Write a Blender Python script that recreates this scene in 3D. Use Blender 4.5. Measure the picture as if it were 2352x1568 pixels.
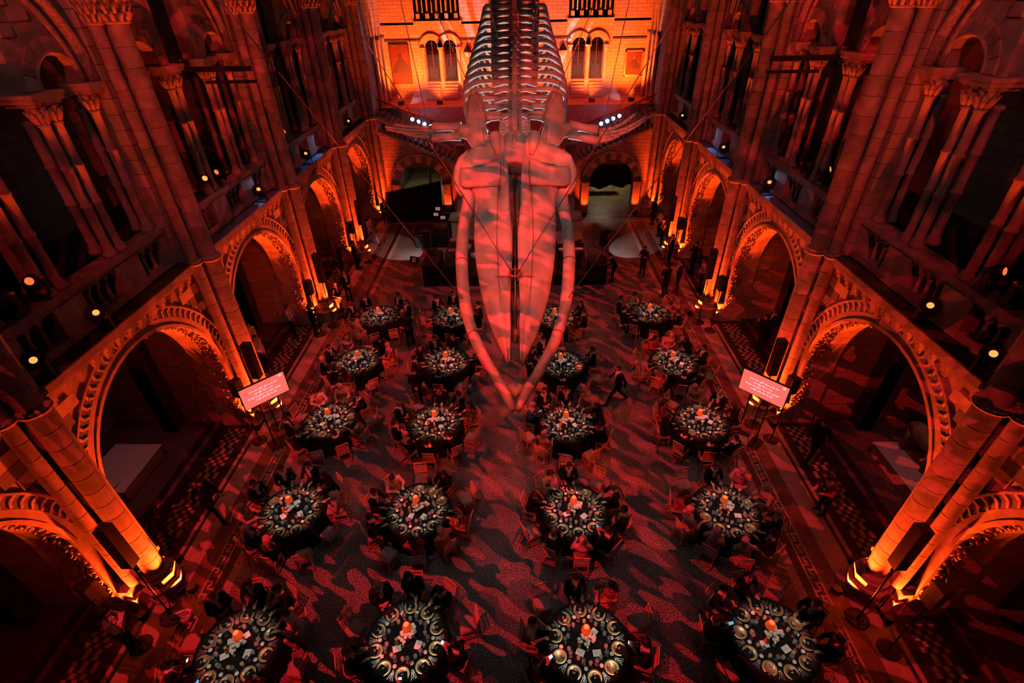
import bpy, bmesh, math, random
from mathutils import Matrix, Vector
from math import sin, cos, pi, radians, sqrt, atan2
scene = bpy.context.scene
for o in list(bpy.data.objects):
    bpy.data.objects.remove(o)
random.seed(7)

# ------------------------------------------------------------------ camera
cam_d = bpy.data.cameras.new('camera')
cam_d.sensor_width = 36.0
cam_d.lens = 17.615
cam_d.clip_end = 300
cam = bpy.data.objects.new('camera', cam_d)
scene.collection.objects.link(cam)
CAM_ROT = Matrix(((0.999757, 0.007342, 0.020773), (0.012816, 0.573142, -0.819356), (-0.017922, 0.819423, 0.572908)))
cam.matrix_world = Matrix.Translation((0.365, 0.0, 12.75)) @ CAM_ROT.to_4x4()
scene.camera = cam

# ------------------------------------------------------------------ exposure, world
vs = scene.view_settings
vs.view_transform = 'Standard'
vs.look = 'None'
vs.gamma = 1.0
vs.exposure = 0.0
vs.use_curve_mapping = False
world = bpy.data.worlds.new('dusk_sky_over_glass_roof')
scene.world = world
world.use_nodes = True
wb = world.node_tree.nodes['Background']
wb.inputs['Color'].default_value = (0.86, 0.88, 1.0, 1)
wb.inputs['Strength'].default_value = 0.004
scene.cycles.use_adaptive_sampling = True
scene.cycles.adaptive_threshold = 0.08
scene.cycles.adaptive_min_samples = 12
scene.cycles.max_bounces = 3
scene.cycles.diffuse_bounces = 1
scene.cycles.glossy_bounces = 2
scene.cycles.transmission_bounces = 3
scene.cycles.transparent_max_bounces = 8
scene.cycles.sample_clamp_indirect = 2.0
scene.cycles.caustics_reflective = False
scene.cycles.caustics_refractive = False

# ------------------------------------------------------------------ event lighting rig (hung above the hall)
def spot(name, loc, target, energy, color, angle, blend=0.5, radius=0.1, parent=None, gobo=None):
    d = bpy.data.lights.new(name, 'SPOT')
    d.energy = energy
    d.color = color
    d.spot_size = radians(angle)
    d.spot_blend = blend
    d.shadow_soft_size = radius
    o = bpy.data.objects.new(name, d)
    scene.collection.objects.link(o)
    o.location = loc
    v = Vector(target) - Vector(loc)
    o.rotation_euler = v.to_track_quat('-Z', 'Y').to_euler()
    if parent is not None:
        o.parent = parent
        o.matrix_parent_inverse = Matrix.Translation(parent.location).inverted()
    if gobo:
        scale, lo, hi, seed, stretch = gobo[:5]
        flo = gobo[5] if len(gobo) > 5 else 0.0
        ysc = gobo[6] if len(gobo) > 6 else 1.0
        d.use_nodes = True
        nt = d.node_tree
        em = next(n for n in nt.nodes if n.type == 'EMISSION')
        tc = nt.nodes.new('ShaderNodeTexCoord')
        sp = nt.nodes.new('ShaderNodeSeparateXYZ')
        nt.links.new(tc.outputs['Normal'], sp.inputs[0])
        dx = nt.nodes.new('ShaderNodeMath'); dx.operation = 'DIVIDE'
        dy = nt.nodes.new('ShaderNodeMath'); dy.operation = 'DIVIDE'
        nt.links.new(sp.outputs[0], dx.inputs[0]); nt.links.new(sp.outputs[2], dx.inputs[1])
        nt.links.new(sp.outputs[1], dy.inputs[0]); nt.links.new(sp.outputs[2], dy.inputs[1])
        mx = nt.nodes.new('ShaderNodeMath'); mx.operation = 'MULTIPLY'; mx.inputs[1].default_value = stretch
        nt.links.new(dx.outputs[0], mx.inputs[0])
        cb = nt.nodes.new('ShaderNodeCombineXYZ')
        my = nt.nodes.new('ShaderNodeMath'); my.operation = 'MULTIPLY'; my.inputs[1].default_value = ysc
        nt.links.new(dy.outputs[0], my.inputs[0])
        nt.links.new(mx.outputs[0], cb.inputs[0]); nt.links.new(my.outputs[0], cb.inputs[1])
        cb.inputs[2].default_value = seed
        ns = nt.nodes.new('ShaderNodeTexNoise')
        ns.inputs['Scale'].default_value = scale
        ns.inputs['Detail'].default_value = 1.0
        nt.links.new(cb.outputs[0], ns.inputs['Vector'])
        mr = nt.nodes.new('ShaderNodeMapRange')
        mr.inputs['From Min'].default_value = lo
        mr.inputs['From Max'].default_value = hi
        mr.inputs['To Min'].default_value = flo
        nt.links.new(ns.outputs[0], mr.inputs['Value'])
        nt.links.new(mr.outputs[0], em.inputs['Strength'])
    return o

RED = (1.0, 0.020, 0.030)
AMBER = (1.0, 0.054, 0.005)
SCARLET = (1.0, 0.022, 0.012)
spot('red_floor_projector', (-4.5, 1.0, 19.0), (0.6, 9.0, 0), 13000, RED, 70, 0.5, 0.01, gobo=(50.0, 0.535, 0.546, 2.0, 0.34))
spot('red_floor_projector', (4.5, 24.0, 19.0), (-0.6, 19.0, 0), 8500, RED, 70, 0.5, 0.01, gobo=(46.0, 0.535, 0.546, 7.0, 0.34))
# red break-up projectors washing floor, whale and upper walls
for sx in (-1, 1):
    spot('red_wall_projector', (sx * 6.0, 3.2, 15.0), (sx * 9.5, 14.5, 9.4), 1250, RED, 58, 0.8, 0.05, gobo=(9.0, 0.36, 0.5, 13.0 + sx, 1.0, 0.06))
    spot('red_wall_projector', (sx * 6.2, 11.0, 14.5), (sx * 9.5, 23.0, 9.0), 1300, RED, 62, 0.7, 0.05, gobo=(13.0, 0.52, 0.57, 17.0 + sx, 1.0, 0.03))
    spot('dim_white_wall_wash', (sx * 4.5, 4.0, 17.5), (sx * 9.6, 17.0, 10.2), 130, (1.0, 0.92, 0.92), 60, 0.8, 0.4)
    spot('dim_white_worklight', (sx * 5.0, 8.0, 19.0), (sx * 1.0, 14.0, 0), 370, (1.0, 0.93, 0.92), 62, 0.8, 0.6)
spot('white_whale_profile', (-3.0, -3.0, 17.0), (0.2, 11.5, 8.5), 300, (1.0, 0.92, 0.9), 24, 0.6, 0.2)
spot('white_whale_profile', (3.4, -3.0, 17.0), (0.2, 15.5, 11.0), 330, (1.0, 0.92, 0.9), 20, 0.6, 0.2)
for sx in (-1, 1):
    spot('red_whale_profile', (sx * 4.0 + .2, 0.0, 18.5), (0.2, 10.6, 7.8), 7000, (1.0, 0.046, 0.010), 44, 0.6, 0.03, gobo=(15.0, 0.455, 0.52, 30 + sx, 0.6, 0.04))
spot('stage_white_wash', (0.0, 19.5, 16.0), (0.0, 27.6, 0.6), 1100, (1.0, 0.94, 0.88), 36, 0.6, 0.2)
spot('red_landing_wash', (-4.0, 35.5, 16.0), (-4.5, 39.6, 6.2), 3800, SCARLET, 62, 0.6, 0.2)
spot('red_landing_wash', (4.0, 35.5, 16.0), (4.5, 39.6, 6.2), 3800, SCARLET, 62, 0.6, 0.2)
TABLES = [[(-6.15, 19.2), (-2.8, 19.1), (1.83, 19.0), (6.11, 19.3)],
          [(-6.22, 15.85), (-2.63, 15.75), (1.89, 15.6), (6.27, 15.65)],
          [(-6.28, 12.5), (-2.62, 12.37), (1.82, 12.3), (6.36, 12.36)],
          [(-6.22, 8.85), (-2.62, 8.87), (1.8, 8.84), (6.04, 8.84)],
          [(-6.09, 5.2), (-2.3, 5.4), (1.76, 5.36), (5.93, 5.47)]]
for r_ in TABLES:
    for (tx, ty) in r_:
        hx = tx + (2.6 if tx > 0 else -2.6) if abs(tx) < 4 else tx * 0.93
        spot('table_pinspot', (hx, ty + 1.2, 17.0), (tx, ty, 0.75), 3400, (1.0, 0.9, 0.78), 6.6, 0.25, 0.05)

# ------------------------------------------------------------------ mesh helpers
COL = scene.collection
class MB:
    """collects shapes into one mesh"""
    def __init__(s):
        s.v = []; s.f = []; s.m = []; s.sm = []; s.mi = 0; s.smooth = False
    def quad(s, a, b, c, d):
        n = len(s.v); s.v += [a, b, c, d]; s._f((n, n + 1, n + 2, n + 3)); return s
    def _f(s, f):
        s.f.append(f); s.m.append(s.mi); s.sm.append(s.smooth)
    def box(s, x0, x1, y0, y1, z0, z1):
        n = len(s.v)
        s.v += [(x0, y0, z0), (x1, y0, z0), (x1, y1, z0), (x0, y1, z0), (x0, y0, z1), (x1, y0, z1), (x1, y1, z1), (x0, y1, z1)]
        for f in ((3, 2, 1, 0), (4, 5, 6, 7), (0, 1, 5, 4), (1, 2, 6, 5), (2, 3, 7, 6), (3, 0, 4, 7)):
            s._f(tuple(n + i for i in f))
        return s
    def hexa(s, p):
        n = len(s.v); s.v += [tuple(q) for q in p]
        for f in ((3, 2, 1, 0), (4, 5, 6, 7), (0, 1, 5, 4), (1, 2, 6, 5), (2, 3, 7, 6), (3, 0, 4, 7)):
            s._f(tuple(n + i for i in f))
        return s
    def prism(s, poly, fn, a, b):
        """poly of 2-D points; fn(u,v,w)->xyz ; extruded from w=a to w=b"""
        n = len(s.v); k = len(poly)
        s.v += [fn(u, v, a) for u, v in poly] + [fn(u, v, b) for u, v in poly]
        s._f(tuple(range(n + k - 1, n - 1, -1))); s._f(tuple(range(n + k, n + 2 * k)))
        for i in range(k):
            j = (i + 1) % k
            s._f((n + i, n + j, n + k + j, n + k + i))
        return s
    def lathe(s, prof, c=(0, 0, 0), n=12, cap=True):
        """prof: (radius, z) list, about the vertical through c"""
        b = len(s.v); k = len(prof); sm = s.smooth; s.smooth = True
        for r, z in prof:
            for i in range(n):
                a = 2 * pi * i / n
                s.v.append((c[0] + r * cos(a), c[1] + r * sin(a), c[2] + z))
        for j in range(k - 1):
            for i in range(n):
                i2 = (i + 1) % n
                s._f((b + j * n + i, b + j * n + i2, b + (j + 1) * n + i2, b + (j + 1) * n + i))
        s.smooth = False
        if cap:
            s._f(tuple(b + i for i in range(n - 1, -1, -1))); s._f(tuple(b + (k - 1) * n + i for i in range(n)))
        s.smooth = sm
        return s
    def tube(s, pts, rad, n=8, cap=True, flat=1.0, up=None):
        pts = [Vector(p) for p in pts]
        if not isinstance(rad, (list, tuple)): rad = [rad] * len(pts)
        b = len(s.v); k = len(pts); prev = None
        for i, p in enumerate(pts):
            t = (pts[min(i + 1, k - 1)] - pts[max(i - 1, 0)]).normalized()
            if prev is None:
                u = Vector(up) if up else (Vector((0, 0, 1)) if abs(t.z) < 0.9 else Vector((1, 0, 0)))
            else:
                u = prev
            u = (u - t * u.dot(t)).normalized(); w = t.cross(u); prev = u
            for q in range(n):
                a = 2 * pi * q / n
                s.v.append(tuple(p + (u * cos(a) * flat + w * sin(a)) * rad[i]))
        sm = s.smooth; s.smooth = n > 4
        for j in range(k - 1):
            for i in range(n):
                i2 = (i + 1) % n
                s._f((b + j * n + i, b + j * n + i2, b + (j + 1) * n + i2, b + (j + 1) * n + i))
        s.smooth = False
        if cap:
            s._f(tuple(b + i for i in range(n - 1, -1, -1))); s._f(tuple(b + (k - 1) * n + i for i in range(n)))
        s.smooth = sm
        return s
    def ell(s, c, r, n=10, m=7, rot=None):
        b = len(s.v); sm = s.smooth; s.smooth = True
        M = rot or Matrix.Identity(3)
        for j in range(m + 1):
            t = pi * j / m
            for i in range(n):
                a = 2 * pi * i / n
                q = M @ Vector((r[0] * sin(t) * cos(a), r[1] * sin(t) * sin(a), -r[2] * cos(t)))
                s.v.append((c[0] + q.x, c[1] + q.y, c[2] + q.z))
        for j in range(m):
            for i in range(n):
                i2 = (i + 1) % n
                s._f((b + j * n + i, b + j * n + i2, b + (j + 1) * n + i2, b + (j + 1) * n + i))
        s.smooth = sm
        return s
    def loft(s, rings, close=True, cap=True):
        b = len(s.v); n = len(rings[0]); sm = s.smooth; s.smooth = True
        for r in rings: s.v += [tuple(p) for p in r]
        for j in range(len(rings) - 1):
            for i in range(n if close else n - 1):
                i2 = (i + 1) % n
                s._f((b + j * n + i, b + j * n + i2, b + (j + 1) * n + i2, b + (j + 1) * n + i))
        s.smooth = False
        if cap and close:
            s._f(tuple(b + i for i in range(n - 1, -1, -1))); s._f(tuple(b + (len(rings) - 1) * n + i for i in range(n)))
        s.smooth = sm
        return s
    def mesh(s, name, mats, mirror=False):
        me = bpy.data.meshes.new(name)
        v = [(-x, y, z) for x, y, z in s.v] if mirror else s.v
        f = [t[::-1] for t in s.f] if mirror else s.f
        me.from_pydata(v, [], f)
        me.polygons.foreach_set('use_smooth', s.sm)
        if not isinstance(mats, (list, tuple)): mats = [mats]
        for m in mats: me.materials.append(M[m] if isinstance(m, str) else m)
        if len(mats) > 1: me.polygons.foreach_set('material_index', s.m)
        me.update()
        return me
    def build(s, name, mats, parent=None, loc=(0, 0, 0), rot=0, mirror=False):
        return put(name, s.mesh(name, mats, mirror), parent, loc, rot)

def put(name, me, parent=None, loc=(0, 0, 0), rot=0, scale=None):
    o = bpy.data.objects.new(name, me)
    COL.objects.link(o)
    o.parent = parent
    o.location = loc
    if rot: o.rotation_euler = rot if isinstance(rot, (tuple, list)) else (0, 0, rot)
    if scale: o.scale = scale
    return o
def tag(o, label=None, cat=None, group=None, kind=None):
    if label: o['label'] = label
    if cat: o['category'] = cat
    if group: o['group'] = group
    if kind: o['kind'] = kind
    return o
def empty(name, loc=(0, 0, 0), rot=0):
    o = bpy.data.objects.new(name, None); o.empty_display_size = 0.1
    COL.objects.link(o); o.location = loc
    if rot: o.rotation_euler = (0, 0, rot)
    return o
def thing(name, label, cat, loc=(0, 0, 0), rot=0, group=None):
    return tag(empty(name, loc, rot), label, cat, group)
def struct(o, label=None):
    return tag(o, label, None, None, 'structure')
def copy_tree(o, parent=None, loc=None, rot=None, kids=None):
    c = o.copy(); COL.objects.link(c); c.parent = parent
    if loc is not None: c.location = loc
    if rot is not None: c.rotation_euler = (0, 0, rot)
    for ch in (kids or KIDS).get(o.name, ()):
        copy_tree(ch, c, kids=kids)
    return c
KIDS = {}
def note_kids(root):
    def rec(o):
        KIDS[o.name] = list(o.children)
        for c in o.children: rec(c)
    rec(root)

# ------------------------------------------------------------------ materials
M = {}
def mat(name, col, rough=0.7, metal=0.0, var=0.0, nscale=6.0, detail=3.0, bump=0.0, bscale=30.0, objvar=0.0, emit=None, estr=0.0, spec=0.5, col2=None, lo=0.35, hi=0.65, coat=0.0, trans=0.0, alpha=1.0, stretch=None):
    m = bpy.data.materials.new(name); m.use_nodes = True
    nt = m.node_tree; b = nt.nodes['Principled BSDF']
    c4 = (*col, 1)
    b.inputs['Base Color'].default_value = c4
    b.inputs['Roughness'].default_value = rough
    b.inputs['Metallic'].default_value = metal
    b.inputs['Specular IOR Level'].default_value = spec
    if coat: b.inputs['Coat Weight'].default_value = coat
    tc = nt.nodes.new('ShaderNodeTexCoord')
    vec = tc.outputs['Object']
    if stretch:
        mp = nt.nodes.new('ShaderNodeMapping'); mp.inputs['Scale'].default_value = stretch
        nt.links.new(vec, mp.inputs['Vector']); vec = mp.outputs[0]
    src = None
    if var or col2:
        n = nt.nodes.new('ShaderNodeTexNoise'); n.inputs['Scale'].default_value = nscale; n.inputs['Detail'].default_value = detail
        nt.links.new(vec, n.inputs['Vector'])
        mr = nt.nodes.new('ShaderNodeMapRange'); mr.inputs['From Min'].default_value = lo; mr.inputs['From Max'].default_value = hi
        nt.links.new(n.outputs[0], mr.inputs['Value'])
        mx = nt.nodes.new('ShaderNodeMix'); mx.data_type = 'RGBA'
        c2 = col2 or tuple(x * (1 - var) for x in col)
        mx.inputs[6].default_value = (*c2, 1); mx.inputs[7].default_value = c4
        nt.links.new(mr.outputs[0], mx.inputs[0])
        src = mx.outputs[2]
    if objvar:
        oi = nt.nodes.new('ShaderNodeObjectInfo')
        hs = nt.nodes.new('ShaderNodeHueSaturation')
        mr2 = nt.nodes.new('ShaderNodeMapRange'); mr2.inputs['To Min'].default_value = 1 - objvar; mr2.inputs['To Max'].default_value = 1 + objvar * 0.6
        nt.links.new(oi.outputs['Random'], mr2.inputs['Value'])
        nt.links.new(mr2.outputs[0], hs.inputs['Value'])
        if src: nt.links.new(src, hs.inputs['Color'])
        else: hs.inputs['Color'].default_value = c4
        src = hs.outputs[0]
    if src: nt.links.new(src, b.inputs['Base Color'])
    if bump:
        n2 = nt.nodes.new('ShaderNodeTexNoise'); n2.inputs['Scale'].default_value = bscale; n2.inputs['Detail'].default_value = 4
        nt.links.new(vec, n2.inputs['Vector'])
        bp = nt.nodes.new('ShaderNodeBump'); bp.inputs['Strength'].default_value = bump; bp.inputs['Distance'].default_value = 0.02
        nt.links.new(n2.outputs[0], bp.inputs['Height']); nt.links.new(bp.outputs[0], b.inputs['Normal'])
    if emit:
        m.cycles.emission_sampling = 'NONE'; b.inputs['Emission Color'].default_value = (*emit, 1); b.inputs['Emission Strength'].default_value = estr
    if trans: b.inputs['Transmission Weight'].default_value = trans
    M[name] = m
    return m
def glassy(name, tint=(1, 1, 1), gl=0.16, glint=0.0):
    m = bpy.data.materials.new(name); m.use_nodes = True
    nt = m.node_tree; out = nt.nodes['Material Output']; nt.nodes.remove(nt.nodes['Principled BSDF'])
    t = nt.nodes.new('ShaderNodeBsdfTransparent'); t.inputs[0].default_value = (*tint, 1)
    g = nt.nodes.new('ShaderNodeBsdfGlossy'); g.inputs['Roughness'].default_value = 0.09
    lw = nt.nodes.new('ShaderNodeLayerWeight'); lw.inputs[0].default_value = 0.45
    ad = nt.nodes.new('ShaderNodeMath'); ad.operation = 'ADD'; ad.inputs[1].default_value = gl
    nt.links.new(lw.outputs['Facing'], ad.inputs[0])
    cl = nt.nodes.new('ShaderNodeMath'); cl.operation = 'MINIMUM'; cl.inputs[1].default_value = 0.85
    nt.links.new(ad.outputs[0], cl.inputs[0])
    mx = nt.nodes.new('ShaderNodeMixShader')
    nt.links.new(cl.outputs[0], mx.inputs[0]); nt.links.new(t.outputs[0], mx.inputs[1]); nt.links.new(g.outputs[0], mx.inputs[2])
    df = nt.nodes.new('ShaderNodeBsdfDiffuse'); df.inputs[0].default_value = (.8, .78, .75, 1)  # bright rims and glints put into the glass as white diffuse
    m2 = nt.nodes.new('ShaderNodeMixShader'); m2.inputs[0].default_value = glint
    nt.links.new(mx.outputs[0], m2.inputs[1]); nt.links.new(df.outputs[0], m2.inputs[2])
    nt.links.new(m2.outputs[0], out.inputs[0])
    M[name] = m

STONE = (0.46, 0.38, 0.31)
mat('stone', STONE, 0.85, var=0.35, nscale=3.0)
mat('stone_block', STONE, 0.85, var=0.3, nscale=4.0, objvar=0.22)
mat('stone_pale', (0.60, 0.50, 0.38), 0.8, spec=0.2, var=0.25, nscale=5, objvar=0.2)
mat('stone_grey', (0.21, 0.21, 0.27), 0.85, spec=0.2, var=0.3, nscale=5, objvar=0.2)
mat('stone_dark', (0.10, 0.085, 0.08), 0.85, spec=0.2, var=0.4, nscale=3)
mat('stone_carved', (0.47, 0.38, 0.30), 0.85, spec=0.2, var=0.45, nscale=16, bump=0.6, bscale=45)
mat('brick_buff', (0.56, 0.42, 0.30), 0.85, spec=0.2, var=0.25, nscale=4)
mat('lead_blue_lit', (0.22, 0.36, 0.72), 0.5, var=0.2, nscale=5)  # blue of the cool light put into the lead colour
mat('black_matte', (0.012, 0.012, 0.013), 0.6, spec=0.3)
mat('black_gloss', (0.015, 0.015, 0.017), 0.25)
mat('black_cloth', (0.010, 0.009, 0.009), 0.95, spec=0.15, var=0.3, nscale=3)
mat('grille', (0.03, 0.03, 0.032), 0.6, var=0.5, nscale=220, detail=0, bump=0.3, bscale=200)
mat('steel', (0.62, 0.61, 0.60), 0.28, metal=1.0)
mat('chrome', (0.75, 0.75, 0.77), 0.15, metal=1.0)
mat('gold', (0.42, 0.29, 0.13), 0.36, metal=0.75, var=0.15, nscale=12)
mat('paper', (0.80, 0.78, 0.74), 0.8)
mat('marble_pale', (0.44, 0.36, 0.34), 0.45, var=0.25, nscale=4)
mat('marble_cream', (0.62, 0.55, 0.44), 0.5, var=0.2, nscale=5)
mat('marble_red', (0.40, 0.22, 0.18), 0.5, var=0.3, nscale=3)
mat('marble_brown', (0.16, 0.10, 0.095), 0.45, var=0.4, nscale=3)
mat('marble_black', (0.025, 0.022, 0.024), 0.4, var=0.3, nscale=3)
mat('tile_pale', (0.38, 0.33, 0.31), 0.5, objvar=0.25)
mat('tile_black', (0.022, 0.02, 0.02), 0.45, objvar=0.3)
mat('bone', (0.52, 0.44, 0.38), 0.62, var=0.35, nscale=2.2, detail=6, bump=0.25, bscale=9, stretch=(1.6, 1, 1))
mat('bone_dark', (0.26, 0.21, 0.18), 0.7, var=0.4, nscale=4, bump=0.3, bscale=14)
mat('wood_red', (0.34, 0.13, 0.06), 0.45, var=0.4, nscale=8, stretch=(1, 12, 1))
mat('chair_wood', (0.78, 0.45, 0.27), 0.4, var=0.3, nscale=9, stretch=(4, 4, 0.5), objvar=0.1)
mat('cushion', (0.40, 0.33, 0.31), 0.9, var=0.15, nscale=10)
mat('cushion_dark', (0.03, 0.025, 0.025), 0.9)
mat('skin_light', (0.55, 0.33, 0.23), 0.55, var=0.1, nscale=8)
mat('skin_brown', (0.34, 0.19, 0.12), 0.55, var=0.1, nscale=8)
mat('hair_black', (0.012, 0.009, 0.008), 0.55, var=0.4, nscale=40, bump=0.4, bscale=80)
mat('hair_brown', (0.05, 0.025, 0.014), 0.55, var=0.4, nscale=40, bump=0.4, bscale=80)
mat('hair_grey', (0.25, 0.23, 0.22), 0.6, var=0.3, nscale=40, bump=0.4, bscale=80)
mat('suit_black', (0.010, 0.010, 0.012), 0.85, spec=0.2, var=0.3, nscale=12)
mat('suit_navy', (0.012, 0.014, 0.022), 0.85, spec=0.2, var=0.3, nscale=12)
mat('shirt_white', (0.72, 0.70, 0.68), 0.85)
mat('cloth_cream', (0.66, 0.58, 0.48), 0.88, var=0.12, nscale=9, bump=0.35, bscale=16)
mat('cloth_pink', (0.66, 0.38, 0.38), 0.88, var=0.15, nscale=9, bump=0.35, bscale=16)
mat('cloth_grey', (0.40, 0.36, 0.37), 0.88, var=0.15, nscale=9, bump=0.35, bscale=16)
mat('cloth_red', (0.34, 0.05, 0.05), 0.88, var=0.25, nscale=9, bump=0.35, bscale=16)
mat('cloth_coral', (0.70, 0.30, 0.20), 0.85, var=0.15, nscale=9, bump=0.35, bscale=16)
mat('cloth_pattern', (0.62, 0.34, 0.14), 0.85, col2=(0.14, 0.05, 0.03), nscale=22, detail=2, lo=0.45, hi=0.52)
mat('cloth_teal', (0.05, 0.30, 0.27), 0.85, var=0.2, nscale=9)
mat('flower_white', (0.80, 0.74, 0.66), 0.8, var=0.12, nscale=30)
mat('flower_pink', (0.62, 0.34, 0.34), 0.8, var=0.2, nscale=30)
mat('leaf', (0.05, 0.09, 0.035), 0.7)
mat('juice', (0.75, 0.32, 0.02), 0.3, emit=(0.8, 0.3, 0.02), estr=0.0)
mat('white_china', (0.78, 0.76, 0.72), 0.35)
mat('candle_wax', (0.85, 0.8, 0.7), 0.6)
mat('phone_screen', (0.05, 0.05, 0.06), 0.2, emit=(0.75, 0.9, 1.0), estr=1.6)
mat('phone_blue', (0.02, 0.05, 0.08), 0.2, emit=(0.12, 0.5, 0.8), estr=0.9)
mat('shade_red', (0.75, 0.12, 0.04), 0.8, emit=(1.0, 0.10, 0.010), estr=0.38)
mat('lens_warm', (0.9, 0.5, 0.2), 0.3, emit=(1.0, 0.33, 0.07), estr=1.5)
mat('lens_hot', (0.9, 0.7, 0.4), 0.3, emit=(1.0, 0.45, 0.16), estr=14.0)
mat('lens_white', (0.9, 0.95, 1.0), 0.3, emit=(0.75, 0.95, 1.0), estr=22.0)
mat('lens_red', (0.9, 0.2, 0.1), 0.3, emit=(1.0, 0.12, 0.03), estr=1.6)
mat('screen_coral', (0.10, 0.02, 0.02), 0.4, emit=(1.0, 0.17, 0.13), estr=0.95)
mat('screen_text', (0.3, 0.3, 0.3), 0.4, emit=(1.0, 0.72, 0.86), estr=1.1)
mat('steel_blue', (0.10, 0.20, 0.30), 0.4, metal=0.3)
mat('case_blue', (0.02, 0.045, 0.065), 0.5, var=0.2, nscale=4)
mat('lit_display', (0.1, 0.05, 0.06), 0.4, emit=(0.8, 0.35, 0.45), estr=0.35)
mat('white_laminate', (0.55, 0.54, 0.55), 0.5, var=0.06, nscale=3)
mat('panel_blue', (0.008, 0.03, 0.07), 0.85, spec=0.1)
mat('paint_red', (0.13, 0.03, 0.02), 0.7, var=0.3, nscale=3)
mat('paint_dark', (0.035, 0.02, 0.018), 0.6, var=0.3, nscale=5)
mat('gilt_frame', (0.55, 0.35, 0.14), 0.4, metal=0.6)
mat('exit_light', (0.6, 0.7, 0.7), 0.5, emit=(0.8, 1.0, 0.95), estr=0.8)
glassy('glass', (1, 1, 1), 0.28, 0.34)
glassy('window_glass', (0.35, 0.2, 0.35), 0.08)

# terrazzo: dark mosaic chips with pale specks
def terrazzo(name, dark, pale, cut=0.5, scale=70):
    m = bpy.data.materials.new(name); m.use_nodes = True
    nt = m.node_tree; b = nt.nodes['Principled BSDF']; b.inputs['Roughness'].default_value = 0.42
    tc = nt.nodes.new('ShaderNodeTexCoord')
    n = nt.nodes.new('ShaderNodeTexNoise'); n.inputs['Scale'].default_value = scale / 3.2; n.inputs['Detail'].default_value = 2.0
    nt.links.new(tc.outputs['Object'], n.inputs['Vector'])
    mr = nt.nodes.new('ShaderNodeMapRange'); mr.inputs['From Min'].default_value = cut - 0.03; mr.inputs['From Max'].default_value = cut + 0.04
    nt.links.new(n.outputs[0], mr.inputs['Value'])
    n2 = nt.nodes.new('ShaderNodeTexNoise'); n2.inputs['Scale'].default_value = 0.9; n2.inputs['Detail'].default_value = 4
    nt.links.new(tc.outputs['Object'], n2.inputs['Vector'])
    mr2 = nt.nodes.new('ShaderNodeMapRange'); mr2.inputs['From Min'].default_value = 0.3; mr2.inputs['From Max'].default_value = 0.7
    mr2.inputs['To Min'].default_value = 0.65; mr2.inputs['To Max'].default_value = 1.25
    nt.links.new(n2.outputs[0], mr2.inputs['Value'])
    mx = nt.nodes.new('ShaderNodeMix'); mx.data_type = 'RGBA'
    mx.inputs[6].default_value = (*dark, 1); mx.inputs[7].default_value = (*pale, 1)
    nt.links.new(mr.outputs[0], mx.inputs[0])
    hs = nt.nodes.new('ShaderNodeHueSaturation'); nt.links.new(mx.outputs[2], hs.inputs['Color']); nt.links.new(mr2.outputs[0], hs.inputs['Value'])
    nt.links.new(hs.outputs[0], b.inputs['Base Color'])
    M[name] = m
terrazzo('terrazzo', (0.055, 0.05, 0.05), (0.40, 0.365, 0.36), 0.51, 110)
terrazzo('terrazzo_brown', (0.06, 0.035, 0.03), (0.20, 0.13, 0.11), 0.52)
terrazzo('carpet_beige', (0.30, 0.24, 0.13), (0.36, 0.29, 0.17), 0.5, 40)

# brick wall seen too far off to build course by course
def brick_mat(name, c1, c2, mortar, scale, w=0.62, h=0.22):
    m = bpy.data.materials.new(name); m.use_nodes = True
    nt = m.node_tree; b = nt.nodes['Principled BSDF']; b.inputs['Roughness'].default_value = 0.85
    tc = nt.nodes.new('ShaderNodeTexCoord')
    sp = nt.nodes.new('ShaderNodeSeparateXYZ'); nt.links.new(tc.outputs['Object'], sp.inputs[0])
    ad = nt.nodes.new('ShaderNodeMath'); nt.links.new(sp.outputs[0], ad.inputs[0]); nt.links.new(sp.outputs[1], ad.inputs[1])
    cb = nt.nodes.new('ShaderNodeCombineXYZ'); nt.links.new(ad.outputs[0], cb.inputs[0]); nt.links.new(sp.outputs[2], cb.inputs[1])
    br = nt.nodes.new('ShaderNodeTexBrick')
    br.inputs['Scale'].default_value = scale
    br.inputs['Brick Width'].default_value = w; br.inputs['Row Height'].default_value = h
    br.inputs['Mortar Size'].default_value = 0.012
    br.inputs['Color1'].default_value = (*c1, 1); br.inputs['Color2'].default_value = (*c2, 1); br.inputs['Mortar'].default_value = (*mortar, 1)
    nt.links.new(cb.outputs[0], br.inputs['Vector'])
    nt.links.new(br.outputs['Color'], b.inputs['Base Color'])
    bp = nt.nodes.new('ShaderNodeBump'); bp.inputs['Strength'].default_value = 0.5; bp.inputs['Distance'].default_value = 0.02; bp.invert = True
    nt.links.new(br.outputs['Fac'], bp.inputs['Height']); nt.links.new(bp.outputs[0], b.inputs['Normal'])
    M[name] = m
brick_mat('brick_wall', (0.56, 0.42, 0.30), (0.44, 0.33, 0.25), (0.20, 0.15, 0.11), 1.0)
brick_mat('wall_stone', (0.46, 0.38, 0.31), (0.36, 0.30, 0.25), (0.16, 0.12, 0.1), 1.0, 0.8, 0.36)

# ================================================================== THE HALL
B = 6.7                       # bay length
PIERS = [0.3 + B * k for k in range(6)]      # 0.3 .. 33.8
Y0, YE = -4.0, 33.8
RA, ZS = 2.71, 2.8            # lower arch radius, springing height
XW = 9.55                     # face of the arcade wall
NAME = {-1: 'left', 1: 'right'}
ORD = ['first', 'second', 'third', 'fourth', 'fifth', 'sixth']

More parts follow.
